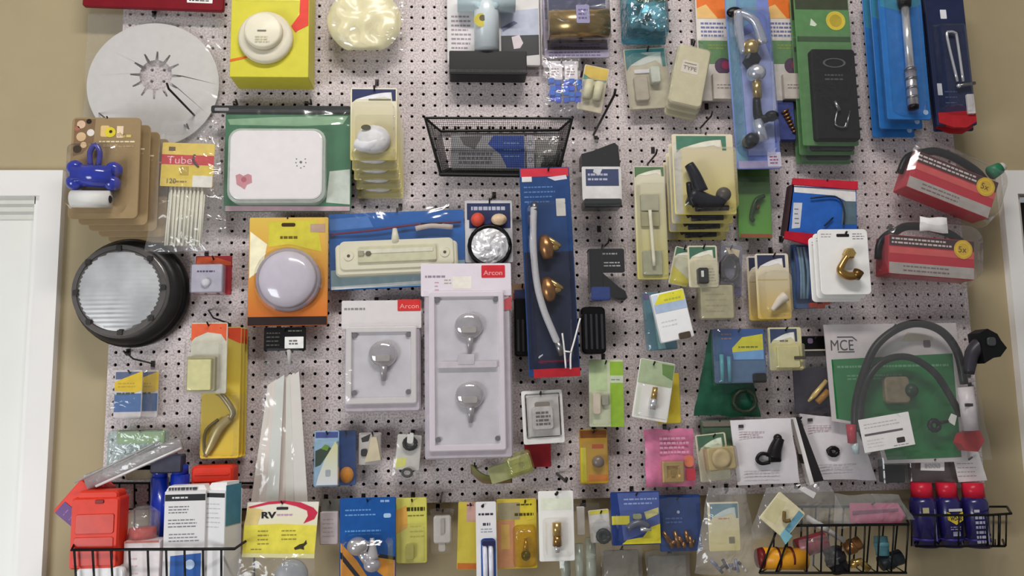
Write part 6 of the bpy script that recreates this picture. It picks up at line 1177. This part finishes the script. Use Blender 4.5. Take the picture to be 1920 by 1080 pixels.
t = Thing('wire_basket', 'small black wire basket past the board edge holding three spray cans', 'basket', 1790, 990, 0, zf=0)
t.add('rim', basket_wire(t, [(1708, 950, 6), (1706, 966, 100), (1850, 966, 100), (1896, 963, 100), (1888, 950, 6)], 2.2)); t.add('bottom_rim', basket_wire(t, [(1714, 1012, 6), (1716, 1024, 96), (1884, 1024, 96), (1880, 1012, 6)], 2.2)); t.add('back_rim', basket_wire(t, [(1708, 950, 6), (1888, 950, 6)], 2.0))
for i, x in enumerate((1710, 1754, 1798, 1852, 1863, 1874, 1887)): t.add('front_wire', basket_wire(t, [(x, 965, 100), (x - 1, 1024, 97)], 2.6 if x == 1874 else 1.5))
for x in (1720, 1760, 1800, 1840, 1866): t.add('bottom_wire', basket_wire(t, [(x, 1012, 6), (x, 1024, 96)], 1.6))
CAN = plain((34, 30, 92), .25, vary=.05, coat=.4)
for i, (x0, x1, lab) in enumerate(((1709, 1754, 'left dark blue spray can with a red cap beside the pink headed bag'), (1757, 1800, 'middle dark blue spray can showing its yellow shield label'), (1803, 1850, 'right dark blue spray can with a red cap nearest the bare wall'))):
    c = (x0 + x1) / 2; r = (x1 - x0) / 2 + (1 if i < 2 else 0); z = 30 if i != 2 else 34
    t = Thing('spray_can', lab, 'spray can', c, 968, 16, group='spray cans in the small basket', zf=30)
    t.add('can', t.b().tube([(c, 932, z), (c, 942, z), (c, 1022, z)], [r - 4, r, r], CAN, 26), 'dark blue can')
    t.add('cap', t.b().tube([(c, 906, z), (c, 932, z)], [r - 5, r - 4], plain((206, 36, 60), .3), 22), 'red cap'); t.add('red_stripe', t.b().tube([(c, 1006, z), (c, 1010, z)], [r + .3, r + .3], plain((66, 58, 140), .3), 26))
    zz = z + r * t.k * 1000
    if i == 1: t.add('shield_label', t.b().poly([(c - 14, 957), (c - 6, 962), (c + 6, 962), (c + 14, 957), (c + 13, 972), (c, 980), (c - 13, 972)], zz - 5, zz + .8, (222, 196, 60)).flat(c - 13, 951, c + 13, 956, zz + 1, (220, 216, 210)).txt('WD-40', c - 11, 972, 7, zz + 1.2, (40, 30, 60), w=22, bold=.03).flat(c - 8, 992, c + 6, 1000, zz + 1, (176, 176, 200)).lines(c - 12, 982, c + 8, 990, 2, zz + 1, (140, 140, 170), 2), 'yellow shield label')
    if i == 2: t.add('fine_print', t.b().flat(c - 16, 952, c + 4, 957, zz - 1, (214, 210, 220)).lines(c - 16, 962, c + 2, 1014, 6, zz + .6, (180, 178, 196), 5, .95).flat(c + 6, 964, c + 8, 1014, zz + .4, (170, 168, 190)), 'pale fine print', kind='stuff')
    if i == 0: t.add('side_label', t.b().flat(c - 14, 949, c - 2, 959, zz, (200, 196, 150)).flat(c + 8, 952, c + 11, 1010, zz - 2, (120, 116, 170)), 'pale side label', kind='stuff')

# room-side goods of the basket keep their feet on its wires
for o in SC.objects:
    if o.name.startswith('small_print'): o['kind'] = 'stuff'
for i, (x0, x1, y0, y1, d, lab, c_) in enumerate(((1128, 1206, 1024, 1110, 30, 'clear flat packet hanging below the navy and yellow card', (146, 138, 120)), (1212, 1296, 1034, 1110, 24, 'dim clear packet hanging below the dark blue card', (128, 122, 108)), (634, 745, 1100, 1130, 20, 'clear packet edge below the blue bulb card', (120, 112, 100)))):
    if i == 2: continue
    t = Thing('clear_packet', lab, 'package', (x0 + x1) / 2, (y0 + y1) / 2, d)
    t.add('insert', t.b().rr(x0 + 6, y0 + 10, x1 - 6, y1, 0, 3, c_, 3)); t.add('film_bag', t.b().sheet(x0, y0, x1, y1, 8, BAG, 4, 4, 10, 10)); peg_hook((x0 + x1) / 2, y0 + 5, d + 12, 'dark wire peg hook holding up the ' + lab.split(' hanging')[0], 1.6)
